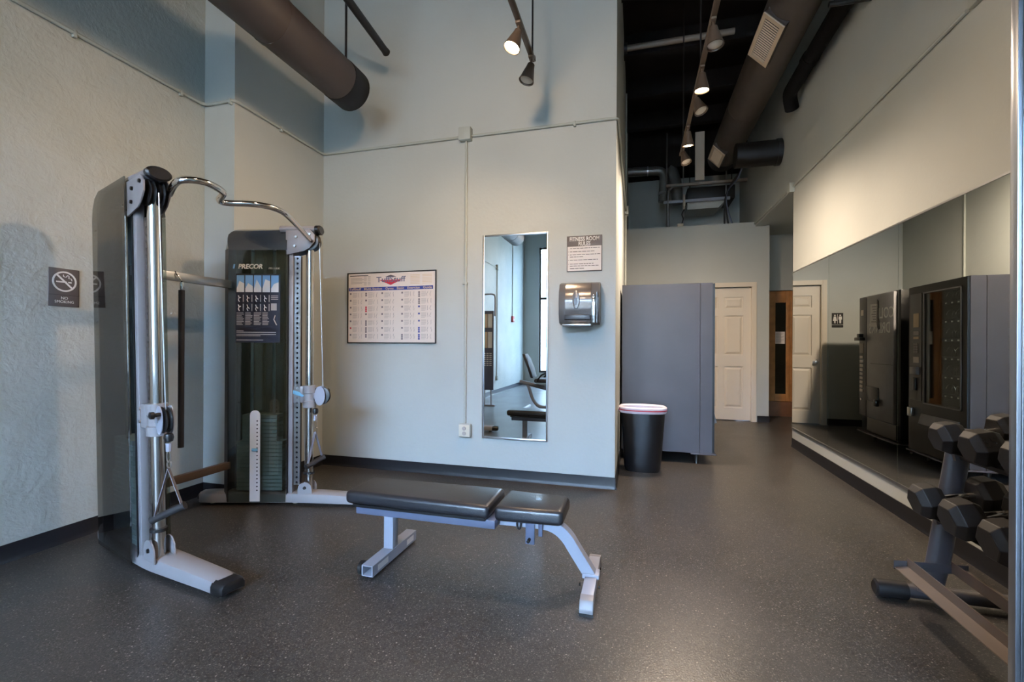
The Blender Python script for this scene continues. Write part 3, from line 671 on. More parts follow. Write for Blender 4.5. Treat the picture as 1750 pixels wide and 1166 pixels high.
    C(MB().lathe([(0.010, 0), (0.010, 0.025), (0.018, 0.03), (0.018, 0.045), (0.008, 0.05)], 12, frame((0.765, 0.108, 0.815), (0, 0, 1), (1, 0, 0))), 'knob', 'black_plastic')
    # cables
    B(MB().cyl((0.668, TB, 1.90), (TA + 0.10, TB, 0.80), 0.0032, n=6), 'cable', 'steel')
    B(MB().cyl((TA - 0.04, TB - 0.01, 0.74), (TA - 0.02, TB - 0.01, 0.14), 0.003, n=6), 'cable', 'steel')
    return W
mat('black_gloss', S(34, 36, 40), 0.08, spec=1.0, coat=1.0)
WF = tower((-2.861, 2.585), math.radians(16), 1, 0.0)
WN = tower((-2.872, 2.032), math.radians(-17), -1, -0.022)
# placard on the inner face of the rear tower
a1 = math.radians(16)
def placeT(a, z, off=0.001):
    p = WF((a, -off, z)); return frame(p, (math.cos(a1), math.sin(a1), 0), (0, 0, 1))
T = placeT(0.262, 1.415)
pl_ = MB().box(-0.158, 0.158, -0.245, 0.245, 0, 0.003, T).build('placard', 'placard', TR, smooth=False)
m = MB(); rnd = random.Random(5)
Z = (0.003, 0.0036)
for k in range(5):
    x = -0.150 + k * 0.061
    m.use(0).box(x, x + 0.053, 0.115, 0.235, *Z, T)
    m.use(1).prism([(x, 0.115), (x + 0.053, 0.115), (x + 0.053, 0.115 + rnd.uniform(0.03, 0.08)), (x + 0.02, 0.115 + rnd.uniform(0.02, 0.1)), (x, 0.14)], 0.0036, 0.0039, T)
    if k < 4:
        for r in range(2):
            y = 0.09 - r * 0.065
            for pth in (((0.012, 0), (0.018, -0.016), (0.012, -0.03), (0.02, -0.045)), ((0.018, -0.016), (0.03, -0.02 + rnd.uniform(-.01, .01)))):
                m.use(1).tube([(x + px, y + py, 0.0035) for px, py in pth], 0.003, 4, T=T)
            m.use(2).box(x + 0.044, x + 0.050, y - 0.045, y + 0.005, *Z, T)
        for j in range(9): m.use(2).box(x, x + rnd.uniform(0.035, 0.053), -0.035 - j * 0.0105, -0.030 - j * 0.0105, *Z, T)
    else:
        for j in range(3): m.use(2).box(x, x + 0.05, 0.085 - j * 0.012, 0.091 - j * 0.012, *Z, T)
        m.use(2).box(x, x + 0.04, -0.015, 0.035, *Z, T)
        m.use(2).tube([(x + 0.03, -0.05, 0.0035), (x + 0.02, -0.08, 0.0035), (x + 0.04, -0.12, 0.0035)], 0.004, 4, T=T)
for y, x1 in ((-0.160, -0.10), (-0.170, 0.13), (-0.185, 0.13), (-0.195, 0.02), (-0.225, 0.04)): m.use(2).box(-0.15, x1, y - 0.004, y, *Z, T)
m.build('placard_print', ['sky_blue', 'print_white', 'print_grey'], pl_, smooth=False)['kind'] = 'stuff'
text('PRECOR', 0.046, 'print_white', TR, placeT(0.205, 1.712, 0.0015), shear=0.2, bold=0.0012)
text('FTS GLIDE', 0.017, 'print_white', TR, placeT(0.375, 1.700, 0.0015), shear=0.1)
MB().prism([(0, -0.016), (0.012, -0.016), (0.018, 0.016), (0.006, 0.016)], 0, 0.001, placeT(0.082, 1.713, 0.0015)).build('logo_slash', 'sky_blue', TR, smooth=False)
# crossbars between the towers
for z, h, mt in ((1.585, 0.055, 'rack_paint'), (0.29, 0.05, 'rack_rail')):
    p0 = WN((0.05, 0.02, z)); p1 = WF((0.05, 0.02, z))
    d = (Vector(p1) - Vector(p0)); d.z = 0
    MB().box(0, d.length, -0.02, 0.02, -h / 2, h / 2, frame((p0[0], p0[1], z), d, (-d.y, d.x, 0))).build('crossbar', 'bronze' if z < 1 else 'steel', TR, bevel=0.004)
# pull-up bar
bar = smooth_path([WN((0.64, 0.05, 1.915)), (-2.13, 1.69, 1.945), (-2.07, 1.77, 1.962), (-2.095, 1.90, 1.955), (-2.19, 1.965, 1.945), (-2.205, 2.02, 1.945), (-2.10, 2.12, 1.958), (-2.06, 2.24, 1.96), (-2.085, 2.38, 1.94), WF((0.63, 0.015, 1.90))], 6)
MB().tube(bar, 0.0165, 14).build('pull_up_bar', 'chrome', TR)

# handles hanging from the carriages
def cable_handle(label, top, dirx, tilt):
    t = thing('pull_strap', label, 'strap handle', (top[0], top[1], top[2] - 0.40), group='stirrup handles on the cable trainer')
    x, y, z = top
    MB().lathe([(0.006, -0.045), (0.018, -0.04), (0.022, -0.022), (0.018, -0.006), (0.006, 0)], 14, Matrix.Translation(top)).build('ball_stop', 'black_plastic', t)
    MB().lathe([(0.012, -0.09), (0.014, -0.05)], 10, Matrix.Translation(top)).build('cable_clamp', 'frame_silver', t)
    lk = [(x + 0.012 * math.cos(q), y, z - 0.115 + 0.028 * math.sin(q)) for q in [2 * PI * j / 16 for j in range(16)]]
    MB().tube(lk, 0.003, 6, closed=True).build('carabiner', 'steel', t)
    lk = [(x + 0.014 * math.cos(q), y + 0.004, z - 0.155 + 0.016 * math.sin(q)) for q in [2 * PI * j / 16 for j in range(16)]]
    MB().tube(lk, 0.0035, 6, closed=True).build('ring', 'steel', t)
    d = Vector(dirx); c = Vector((x, y, z - 0.39)); e0 = c - d * 0.066; e1 = c + d * 0.066
    a = Vector((x, y, z - 0.172)); w = Vector((-d.y, d.x, 0)).normalized() * 0.011
    m = MB()
    for e in (e0, e1):
        n = (e - a).cross(w).normalized() * 0.0015
        m.rings([[tuple(p + w + n), tuple(p - w + n), tuple(p - w - n), tuple(p + w - n)] for p in (a, e)])
    m.build('strap', 'strap', t, smooth=False)
    MB().tube([tuple(e0 - d * 0.012), tuple(e0), tuple(e1), tuple(e1 + d * 0.012)], [0.020, 0.0175, 0.0175, 0.020], 14).build('grip', 'foam', t)
p = WN((0.735, 0.105, 0.725)); cable_handle('grey strap stirrup handle hanging from the near tower carriage', p, Vector((0.80, 0.45, 0.42)).normalized(), 0)
p = WF((0.66, 0.030, 0.70)); cable_handle('stirrup handle hanging beside the rear tower chrome tube', p, Vector((0.2, 0.9, 0.25)).normalized(), 0)
t = thing('curl_bar', 'black padded straight bar hanging upright between the towers', 'bar', (-2.83, 2.30, 0.50))
bx, by_ = -2.79, 2.235
MB().cyl((bx, by_, 0.50), (bx, by_, 1.50), 0.017, n=14).build('grip', 'foam', t)
MB().lathe([(0.012, 1.50), (0.014, 1.51), (0.014, 1.55), (0.006, 1.56)], 12, Matrix.Translation((bx, by_, 0))).build('end_fitting', 'chrome', t)
MB().tube([(bx + 0.001, by_, 1.555), (bx, by_ - 0.02, 1.585), (bx - 0.01, by_ - 0.03, 1.60), (bx - 0.03, by_ - 0.02, 1.62), (bx - 0.05, by_, 1.618)], 0.004, 6).build('hook', 'chrome', t)

# ================================================================== BENCH
t = thing('weight_bench', 'flat weight bench with two black vinyl pads and silver frame', 'bench', (-0.9, 2.21, 0))
def pad(x0, x1, y0, y1, z0, z1, taper=0.0):
    m = MB().rings([[(x0, y0 + 0.012, z), (x1, y0 + taper, z), (x1, y1 - taper, z), (x0, y1 - 0.012, z)] for z in (z0, z1)])
    return m
pad(-1.475, -0.678, 2.06, 2.36, 0.325, 0.393).build('back_pad', 'vinyl', t, bevel=0.024, seg=4, angle=60)
pad(-0.655, -0.325, 2.06, 2.36, 0.318, 0.392, 0.03).build('seat_pad', 'vinyl', t, bevel=0.024, seg=4, angle=60)
cy_ = 2.21
MB().box(-1.43, -0.70, cy_ - 0.13, cy_ + 0.13, 0.312, 0.326).build('pad_board', 'black_plastic', t, smooth=False)
MB().box(-1.42, -0.655, cy_ - 0.115, cy_ + 0.115, 0.272, 0.314).build('pad_rail', 'frame_bluegrey', t, bevel=0.003)
pth = [(-0.67, 0.290), (-0.52, 0.292), (-0.44, 0.290)] + [(-0.44 + 0.17 * math.sin(q), 0.290 - 0.20 * (1 - math.cos(q))) for q in [math.radians(d) for d in range(10, 66, 8)]] + [(-0.205, 0.06)]
Tb = Matrix.Translation((0, cy_, 0))
MB().sweep(pth, 0.055, 0.055, Tb).build('curved_leg', 'frame_silver', t, angle=50)
MB().box(-1.308, -1.253, cy_ - 0.028, cy_ + 0.028, 0.06, 0.27).build('post', 'frame_silver', t, bevel=0.003)
# rear stretcher, an open square tube
ys, ye = 1.985, 2.445
st_ = MB()
for a, b, c, d in ((-1.312, -1.306, 0.012, 0.066), (-1.256, -1.250, 0.012, 0.066), (-1.306, -1.256, 0.012, 0.017), (-1.306, -1.256, 0.061, 0.066)):
    st_.box(a, b, ys, ye, c, d)
st_.build('stretcher', 'frame_silver', t, smooth=False)
MB().box(-1.249, -1.2485, 2.03, 2.13, 0.024, 0.054).box(-1.249, -1.2485, 2.33, 2.41, 0.024, 0.054).build('decal', 'print_white', t, smooth=False)
for y in (ys + 0.03, ye - 0.03): MB().lathe([(0.02, 0), (0.02, 0.012)], 12, Matrix.Translation((-1.281, y, 0))).build('foot_pad', 'black_rubber', t)
wh = MB().lathe([(0.008, -0.012), (0.030, -0.012), (0.034, -0.008), (0.034, 0.008), (0.030, 0.012), (0.008, 0.012)], 20, frame((-1.330, ys + 0.035, 0.036), (0, 1, 0), (0, 0, 1))).build('wheel', 'black_rubber', t)
MB().lathe([(0.018, 0.0125), (0.018, 0.014), (0.004, 0.016)], 14, frame((-1.330, ys + 0.035, 0.036), (0, -1, 0), (0, 0, 1))).build('wheel_hub', 'frame_silver', wh)
# front stretcher
MB().box(-0.232, -0.176, 2.02, 2.40, 0.012, 0.066).build('stretcher', 'frame_silver', t, bevel=0.003)
for y0, y1, s in ((1.965, 2.025, 1), (2.395, 2.455, -1)):
    e = y0 if s > 0 else y1; i = y1 if s > 0 else y0
    MB().rings([[(x, i, 0.0), (x, i, 0.067), (x, i + (e - i) * 0.7, 0.060), (x, e, 0.028), (x, e, 0.0)] for x in (-0.234, -0.174)]).build('end_cap', 'frame_white', t, bevel=0.004)
    MB().box(-0.235, -0.173, min(e, i) - (0.001 if s > 0 else 0), max(e, i) + (0.001 if s < 0 else 0), 0.0, 0.012).build('rubber_foot', 'black_rubber', t)
MB().box(-0.245, -0.166, cy_ - 0.034, cy_ + 0.034, 0.055, 0.078).build('weld_plate', 'frame_silver', t, bevel=0.003)
for sx_ in (-0.247, -0.165): MB().lathe([(0.009, 0), (0.007, 0.008)], 8, frame((sx_, 2.14, 0.045), (0, 1 if sx_ > -0.2 else -1, 0), (0, 0, 1))).build('bolt', 'black_metal', t)
MB().box(-0.52, -0.475, cy_ - 0.045, cy_ - 0.033, 0.19, 0.318).build('adjust_bracket', 'frame_bluegrey', t, bevel=0.002)
MB().box(-0.455, -0.435, cy_ - 0.05, cy_ - 0.033, 0.235, 0.318).build('seat_hinge', 'frame_bluegrey', t, bevel=0.002)
MB().cyl((-0.50, cy_ - 0.075, 0.215), (-0.50, cy_ - 0.03, 0.215), 0.008, n=10).build('pop_pin', 'black_metal', t)
lp = [(-0.553 + 0.010 * math.cos(q), cy_ - 0.045, 0.285 + 0.026 * math.sin(q)) for q in [2 * PI * j / 14 for j in range(14)]]
MB().tube(lp, 0.005, 6, closed=True).build('pull_loop', 'black_plastic', t)
MB().box(-0.605, -0.575, cy_ - 0.0285, cy_ - 0.0278, 0.285, 0.305).build('sticker', 'yellow', t, smooth=False)
MB().box(-0.672, -0.655, cy_ - 0.05, cy_ + 0.05, 0.268, 0.322).build('pad_hinge', 'frame_silver', t, bevel=0.003)

# ================================================================== DUMBBELL RACK
RK = thing('dumbbell_rack', 'three-tier dumbbell rack with angled steel rails in front of the mirror', 'rack', (1.36, 2.0, 0))
for y in (2.50, 1.56):
    q16 = [2 * PI * j / 16 for j in range(16)]
    MB().rings([[(x, y + 0.034 * math.cos(q), 0.045 + 0.030 * math.sin(q)) for q in q16] for x in (1.12, 1.69)]).build('foot_tube', 'rack_paint', RK)
    MB().rings([[(x, y + 0.038 * k * math.cos(q), 0.042 + 0.040 * k * math.sin(q)) for q in q16] for x, k in ((1.075, 0.7), (1.082, 0.95), (1.105, 1.0), (1.20, 1.0))]).build('rubber_foot', 'black_rubber', RK)
    MB().rings([[(x, y + 0.038 * math.cos(q), 0.042 + 0.040 * math.sin(q)) for q in q16] for x in (1.62, 1.71)]).build('rubber_foot', 'black_rubber', RK)
    yy = y - 0.03 if y > 2 else y + 0.01
    MB().rings([[(xc + 0.046 * math.cos(q), yy + 0.028 * math.sin(q), z) for q in q16] for xc, z in ((1.275, 0.06), (1.305, 0.20), (1.392, 0.80))]).build('upright', 'rack_paint', RK)
Y0, Y1 = 1.53, 2.44
for x, z, sgn in ((1.15, 0.165, 1), (1.355, 0.175, -1)):
    p = [(x - 0.022, z), (x + 0.030, z + 0.010), (x + 0.030, z + 0.052), (x + 0.026, z + 0.052), (x + 0.026, z + 0.014), (x - 0.022, z + 0.004)] if sgn > 0 else \
        [(x + 0.04, z + 0.014), (x - 0.012, z + 0.002), (x - 0.012, z + 0.044), (x - 0.016, z + 0.044), (x - 0.016, z - 0.004), (x + 0.04, z + 0.008)]
    MB().rings([[(a, y, b) for a, b in p] for y in (Y0, Y1)]).build('rail', 'rack_rail', RK, smooth=False)
for y in (Y0 - 0.005, Y1):
    MB().rings([[(a, yy, b) for a, b in ((1.126, 0.159), (1.40, 0.169), (1.40, 0.209), (1.126, 0.199))] for yy in (y, y + 0.005)]).build('end_plate', 'rack_paint', RK, smooth=False)
for xc, zc, xb, zb, R_ in ((1.215, 0.498, 1.425, 0.545, 0.082), (1.284, 0.776, 1.492, 0.820, 0.076)):
    q = math.atan2(zb - zc, xb - xc); ux, uz = math.cos(q), math.sin(q); dn = R_ * 0.866
    for c0, c1 in ((0.0, 0.050), ((xb - xc) / ux - 0.050, (xb - xc) / ux + 0.030)):
        p = [(xc + ux * c + uz * d, zc + uz * c - ux * d) for c, d in ((c0, dn), (c1, dn), (c1, dn + 0.045), (c1 - 0.004, dn + 0.045), (c1 - 0.004, dn + 0.004), (c0, dn + 0.004))]
        MB().rings([[(a, y, b) for a, b in p] for y in (Y0, Y1 - 0.03)]).build('rail', 'black_metal', RK, smooth=False)
    for y in (Y0 + 0.02, Y1 - 0.03):
        p = [(xc + ux * c + uz * d, zc + uz * c - ux * d) for c, d in ((0.03, dn + 0.02), ((xb - xc), dn + 0.02), ((xb - xc), dn + 0.05), (0.03, dn + 0.05))]
        MB().rings([[(a, yy, b) for a, b in p] for yy in (y, y + 0.02)]).build('bracket', 'rack_paint', RK, smooth=False)
def dumbbell(label, x0, x1, y, z0, z1, R, hl, num=None):
    """x0,z0 front head centre; x1,z1 back head centre; axis runs towards the wall"""
    c = ((x0 + x1) / 2, y, (z0 + z1) / 2); t = thing('hex_dumbbell', label, 'dumbbell', c, (0, -math.atan2(z1 - z0, x1 - x0), 0), 'hex dumbbells on the rack', world=False)
    D = math.hypot(x1 - x0, z1 - z0) / 2
    hx = [math.radians(60 * k) for k in range(6)]
    for s in (-1, 1):
        rg = [[(s * (D + dx), R * k * math.cos(q), R * k * math.sin(q)) for q in hx] for dx, k in ((-hl / 2, 0.80), (-hl / 2 + 0.022, 1.0), (hl / 2 - 0.026, 1.0), (hl / 2, 0.72))]
        h = MB().rings(rg).build('head', 'iron', t, bevel=0.0022, seg=1, smooth=False)
        if num and s < 0:
            Tt = frame((s * D, -R * 0.75, R * 0.433), (1, 0, 0), Vector((0, 0.5, 0.866)))
            text(num, 0.05, 'iron', h, Tt, depth=0.002, bold=0.001)
    MB().tube([(-D + hl / 2 - 0.004, 0, 0), (-D * 0.45, 0, 0), (0, 0, 0), (D * 0.45, 0, 0), (D - hl / 2 + 0.004, 0, 0)], [0.013, 0.015, 0.017, 0.015, 0.013], 14).build('handle', 'chrome', t)
    return t
dumbbell('black hex dumbbell on the top tier at the far end of the rack', 1.288, 1.492, 2.375, 0.776, 0.820, 0.072, 0.094)
dumbbell('numbered black hex dumbbell second from the far end of the top tier', 1.282, 1.492, 2.165, 0.778, 0.822, 0.074, 0.100, '35')
dumbbell('black hex dumbbell on the top tier half hidden by the glass door', 1.282, 1.492, 1.955, 0.778, 0.822, 0.074, 0.100)
dumbbell('black hex dumbbell on the middle tier at the far end of the rack', 1.215, 1.425, 2.375, 0.498, 0.545, 0.076, 0.096)
dumbbell('black hex dumbbell second from the far end of the middle tier', 1.215, 1.425, 2.155, 0.500, 0.547, 0.080, 0.104)
dumbbell('black hex dumbbell on the middle tier cut by the glass door edge', 1.212, 1.425, 1.935, 0.500, 0.547, 0.080, 0.104)

# ================================================================== VENDING MACHINES
VX0, VX1, VZ0, VZ1 = -0.145, 0.735, 0.105, 1.778
ya, yb = 4.80, 5.675
V = thing('snack_machine', 'grey sided glass-front snack vending machine beside the trash can', 'vending machine', (0.3, 5.24, 0))
m = MB().box(VX0, 0.600, ya, ya + 0.02, VZ0, VZ1).box(VX0, 0.600, yb - 0.02, yb, VZ0, VZ1).box(VX0, VX0 + 0.02, ya + 0.02, yb - 0.02, VZ0, VZ1)
m.box(VX0 + 0.02, 0.600, ya + 0.02, yb - 0.02, VZ1 - 0.03, VZ1).box(VX0 + 0.02, 0.600, ya + 0.02, yb - 0.02, VZ0, VZ0 + 0.04)
m.build('cabinet', 'vend_side', V, smooth=False)
WY0, WY1, WZ0, WZ1 = 4.87, 5.42, 0.60, 1.70
d = MB().box(0.604, 0.715, ya, WY0, VZ0, VZ1).box(0.604, 0.715, WY1, yb, VZ0, VZ1).box(0.604, 0.715, WY0, WY1, VZ0, WZ0).box(0.604, 0.715, WY0, WY1, WZ1, VZ1)
d.build('door_body', 'vend_side', V, smooth=False)
d = MB().box(0.715, VX1, ya + 0.004, WY0, VZ0 + 0.01, VZ1 - 0.006).box(0.715, VX1, WY1, yb - 0.004, VZ0 + 0.01, VZ1 - 0.006).box(0.715, VX1, WY0, WY1, VZ0 + 0.01, WZ0).box(0.715, VX1, WY0, WY1, WZ1, VZ1 - 0.006)
d.build('door_front', 'vend_black', V, smooth=False)
MB().box(0.724, 0.730, WY0, WY1, WZ0, WZ1).build('glass', 'glass', V, smooth=False)
m = MB()
for a, b, c, e in ((WY0, WY0 + 0.012, WZ0, WZ1), (WY1 - 0.012, WY1, WZ0, WZ1), (WY0, WY1, WZ0, WZ0 + 0.012), (WY0, WY1, WZ1 - 0.012, WZ1)): m.box(0.730, 0.742, a, b, c, e)
m.build('window_trim', 'vend_front', V, smooth=False)
MB().box(0.05, 0.06, ya + 0.02, yb - 0.02, 0.5, 1.74).box(0.06, 0.60, WY1 + 0.005, WY1 + 0.015, 0.5, 1.74).build('interior_lining', 'vend_black', V, smooth=False)
pitch = 0.18
for k in range(6):
    z = 0.70 + k * pitch
    sh = MB().box(0.08, 0.585, ya + 0.03, WY1, z - 0.008, z).box(0.578, 0.586, ya + 0.03, WY1, z - 0.03, z + 0.006).build('shelf', 'vend_black', V, smooth=False)
    for j in range(6): MB().box(0.5862, 0.587, WY0 + 0.03 + j * 0.09, WY0 + 0.055 + j * 0.09, z - 0.022, z - 0.008).build('price_tag', 'print_white', sh, smooth=False)
    for j in range(4):
        y = WY0 + 0.08 + j * 0.135
        MB().tube([(0.56 - i * 0.0045, y + 0.048 * math.cos(i * PI / 5), z + 0.055 + 0.048 * math.sin(i * PI / 5)) for i in range(61)], 0.0024, 4).build('spiral', 'chrome', sh)
# selection column, coin parts and delivery flap
sel = MB().box(VX1, VX1 + 0.004, WY1 + 0.03, yb - 0.03, 0.62, 1.70).build('selection_panel', 'vend_column', V, smooth=False)
for z0, z1, mt in ((1.36, 1.50, 'print_tan'), (1.28, 1.32, 'print_grey'), (1.24, 1.265, 'print_tan'), (1.00, 1.06, 'paper_cream')):
    MB().box(VX1 + 0.004, VX1 + 0.008, WY1 + 0.07, WY1 + 0.16, z0, z1).build('insert', mt, sel, smooth=False)
for r in range(4):
    for c_ in range(3):
        MB().box(VX1 + 0.004, VX1 + 0.010, WY1 + 0.085 + c_ * 0.024, WY1 + 0.103 + c_ * 0.024, 1.10 + r * 0.026, 1.12 + r * 0.026).build('key', 'print_grey', sel, smooth=False)
MB().box(VX1 + 0.004, VX1 + 0.035, WY1 + 0.06, WY1 + 0.17, 0.88, 0.96).build('bill_slot', 'vend_front', sel, bevel=0.006)
MB().box(VX1 + 0.004, VX1 + 0.022, WY1 + 0.10, WY1 + 0.15, 0.72, 0.85).build('coin_return', 'vend_black', sel, bevel=0.004)
MB().box(VX1 + 0.0, VX1 + 0.03, yb - 0.10, yb - 0.03, 0.45, 0.54).build('lock', 'steel', V, bevel=0.006)
fl = MB().rings([[(VX1, y, 0.38), (VX1 + 0.035, y, 0.40), (VX1 + 0.01, y, 0.50), (VX1, y, 0.50)] for y in (WY0 + 0.02, WY1 + 0.02)]).build('delivery_flap', 'vend_front', V, smooth=False)
text('PUSH', 0.04, 'vend_black', fl, frame((VX1 + 0.024, 5.14, 0.45), (0, 1, 0), (-0.025, 0, 0.1)), depth=0.001)
def vend_feet(V, ya, yb, m_='vend_black'):
    MB().box(0.52, 0.755, ya - 0.006, yb + 0.006, VZ0 - 0.014, VZ0).build('base_lip', 'vend_side', V, bevel=0.003)
    for x in (0.575, 0.0):
        for y in (ya + 0.03, yb - 0.05): MB().lathe([(0.022, 0), (0.020, 0.004), (0.026, VZ0)], 12, Matrix.Translation((x, y, 0))).build('leg', m_, V)
vend_feet(V, ya, yb)

yc, yd = 5.90, 6.78
V = thing('drinks_machine', 'dark grey cold drinks vending machine with a paper note taped on', 'vending machine', (0.3, 6.34, 0))
MB().box(VX0, 0.600, yc, yd, VZ0, VZ1 + 0.01).build('cabinet', 'vend_side', V, bevel=0.004)
MB().box(0.604, 0.70, yc, yd, VZ0, VZ1 + 0.01).build('door_body', 'vend_black', V, bevel=0.004)
PY = 6.58
fp = MB().box(0.70, VX1, yc + 0.07, PY, 0.30, VZ1).build('front_panel', 'vend_front', V, bevel=0.008)
MB().box(0.70, 0.725, yc + 0.03, PY, 0.13, 0.295).build('kick_plate', 'vend_black', V, smooth=False)
cp = MB().box(0.70, VX1, PY + 0.012, yd - 0.008, 0.30, VZ1).build('selection_column', 'vend_column', V, bevel=0.008)
text('COLD', 0.175, 'print_white', fp, FACE_X(VX1, 6.165, 1.545), sx=0.85, bold=0.002)
text('DRINKS', 0.175, 'print_white', fp, FACE_X(VX1, 6.275, 1.375), sx=0.80, bold=0.002)
nt_ = FACE_X(VX1 + 0.002, 6.40, 1.55) @ Matrix.Rotation(math.radians(3), 4, 'Z')
note = MB().box(-0.085, 0.085, -0.15, 0.12, 0, 0.002, nt_).build('paper_note', 'paper', V, smooth=False)
m = MB()
for k in range(7): m.box(-0.06, 0.05 - 0.02 * (k % 3), 0.085 - k * 0.03, 0.092 - k * 0.03, 0.002, 0.0024, nt_)
m.build('handwriting', 'print_dark', note, smooth=False)['kind'] = 'stuff'
MB().prism([(6.29, 1.70), (6.325, 1.72), (6.335, 1.45), (6.30, 1.36), (6.26, 1.37), (6.285, 1.5)], 0, 0.003, frame((VX1 + 0.001, 0, 0), (0, 1, 0), (0, 0, 1))).build('torn_tape', 'sign_black', V, smooth=False)
bin_ = MB().box(VX1 - 0.004, VX1 + 0.012, 6.28, 6.57, 0.50, 0.68).build('vend_slot', 'vend_black', fp, bevel=0.008)
MB().box(VX1 + 0.012, VX1 + 0.05, 6.24, 6.30, 0.46, 0.54).build('latch', 'vend_black', fp, bevel=0.008)
MB().box(VX1 - 0.001, VX1 + 0.0015, yc + 0.08, PY - 0.1, 0.955, 0.96).build('panel_seam', 'vend_black', fp, smooth=False)
MB().box(VX1, VX1 + 0.003, 6.66, 6.72, 1.55, 1.62).build('sticker', 'paper_cream', cp, smooth=False)
MB().box(VX1, VX1 + 0.06, 6.615, 6.765, 1.235, 1.275).box(VX1, VX1 + 0.05, 6.66, 6.72, 1.275, 1.32).build('bill_acceptor', 'vend_black', cp, bevel=0.006)
MB().box(VX1, VX1 + 0.006, 6.65, 6.75, 1.08, 1.20).build('price_card', 'print_grey', cp, smooth=False)
for k in range(9): MB().box(VX1, VX1 + 0.010, 6.66, 6.735, 1.01 - k * 0.052, 1.044 - k * 0.052).build('drink_button', 'paper_cream', cp, bevel=0.003)
MB().lathe([(0.016, 0), (0.016, 0.012), (0.006, 0.014)], 12, FACE_X(VX1, 6.70, 0.50)).build('lock', 'chrome', cp)
vend_feet(V, yc, yd)
t = thing('wall_plate', 'black filler strip with a small pale plate between the vending machines', 'filler panel', (0.70, 5.79, 1.10))
# filler panel carrying the plate
MB().box(0.55, 0.60, 5.69, 5.885, 0.12, 1.72).build('filler_panel', 'vend_black', t, smooth=False)
MB().box(0.60, 0.608, 5.755, 5.825, 1.09, 1.20).build('plate', 'paper', t, bevel=0.002)
MB().lathe([(0.012, 0), (0.010, 0.006)], 10, FACE_X(0.608, 5.79, 1.145)).build('button', 'print_grey', t)

# ================================================================== TRASH CAN
t = thing('trash_can', 'black oval plastic trash can with a white liner by the snack machine', 'trash can', (0.056, 4.43, 0))
def oval(w, d, z, e=2.6, n=36):
    out = []
    for k in range(n):
        q = 2 * PI * k / n; c_, s_ = math.cos(q), math.sin(q)
        out.append((0.056 + w * math.copysign(abs(c_) ** (2 / e), c_), 4.43 + d * math.copysign(abs(s_) ** (2 / e), s_), z))
    return out
MB().rings([oval(0.145, 0.095, 0.004), oval(0.155, 0.105, 0.0), oval(0.165, 0.112, 0.03), oval(0.202, 0.140, 0.56), oval(0.212, 0.150, 0.563), oval(0.212, 0.150, 0.585), oval(0.196, 0.134, 0.585), oval(0.16, 0.105, 0.05)], True).build('bin', 'trash_plastic', t)
lin = MB().rings([oval(0.212, 0.150, 0.540), oval(0.2165, 0.1545, 0.55), oval(0.218, 0.156, 0.588), oval(0.205, 0.143, 0.598), oval(0.190, 0.128, 0.585), oval(0.175, 0.118, 0.30), oval(0.165, 0.108, 0.07)], False).build('liner', 'bag', t)
MB().rings([oval(0.2190, 0.157, 0.562), oval(0.2195, 0.1575, 0.568), oval(0.2190, 0.157, 0.573)], False).build('tie_string', 'bag_tie', lin)
MB().lathe([(0.004, -0.02), (0.016, -0.012), (0.018, 0.006), (0.006, 0.02)], 10, frame((-0.158, 4.40, 0.563), (0, 1, 0), (0, 0, 1))).build('liner_knot', 'bag', lin)

# ================================================================== SAUNA DOOR
t = thing('sauna_door', 'cedar sauna door with dark glass and a posted notice', 'door', (2.35, 8.42, 0))
for a, b in ((SA0 + 0.005, SA0 + 0.135), (2.372, 2.43)): MB().box(a, b, 8.42, 8.46, 0.25, 2.07).build('stile', 'cedar', t, bevel=0.004)
for a, b in ((0.25, 0.37), (1.88, 2.07)): MB().box(SA0 + 0.135, 2.372, 8.42, 8.46, a, b).build('rail', 'cedar', t, bevel=0.004)
MB().box(SA0 + 0.135, 2.372, 8.438, 8.444, 0.37, 1.88).build('glass', 'smoked', t, smooth=False)
MB().box(2.432, SA1 - 0.005, 8.415, 8.47, 0.25, 2.07).build('jamb', 'cedar', t, bevel=0.004)
MB().box(SA0 + 0.005, SA1 - 0.005, 8.41, 8.50, 0.0, 0.245).build('threshold_board', 'cedar_dark', t, bevel=0.004)
nt_ = MB().box(2.213, 2.358, 8.434, 8.4375, 1.20, 1.40).build('notice', 'paper', t, smooth=False)
m = MB()
for k in range(9): m.box(2.228, 2.345 - 0.02 * (k % 3), 8.4335, 8.434, 1.37 - k * 0.018, 1.375 - k * 0.018)
m.build('notice_print', 'print_grey', nt_, smooth=False)['kind'] = 'stuff'
t = thing('sauna_bench', 'slatted cedar bench stack dimly seen through the sauna glass', 'bench', (2.35, 8.8, 0))
for k in range(12): MB().box(SA0 - 0.2, SA1 + 0.2, 8.80 + 0.02 * (k % 2), 8.84, 0.3 + k * 0.085, 0.36 + k * 0.085).build('slat', 'cedar_dark', t, smooth=False)
struct(MB().box(SA0 - 0.3, SA1 + 0.3, 9.0, 9.05, 0, 2.2).box(SA0 - 0.3, SA0 - 0.25, 8.52, 9.0, 0, 2.2).box(SA1 + 0.25, SA1 + 0.3, 8.52, 9.0, 0, 2.2).box(SA0 - 0.3, SA1 + 0.3, 8.52, 9.05, 2.2, 2.25).build('wall_sauna', 'cedar_dark', smooth=False))
t = thing('hall_fill_light', 'unseen round fill light added on the side hall ceiling', 'light', (2.75, 7.2, 2.96))  # unseen fixture, added because the side hall needed some light
MB().lathe([(0.13, 2.999), (0.14, 2.985), (0.13, 2.965)], 24, Matrix.Translation((2.75, 7.2, 0))).build('rim', 'cream', t)
mat('fill_lamp', (1, 0.9, 0.75, 1), 0.5, emit=(1.0, 0.85, 0.65, 1), estr=7)
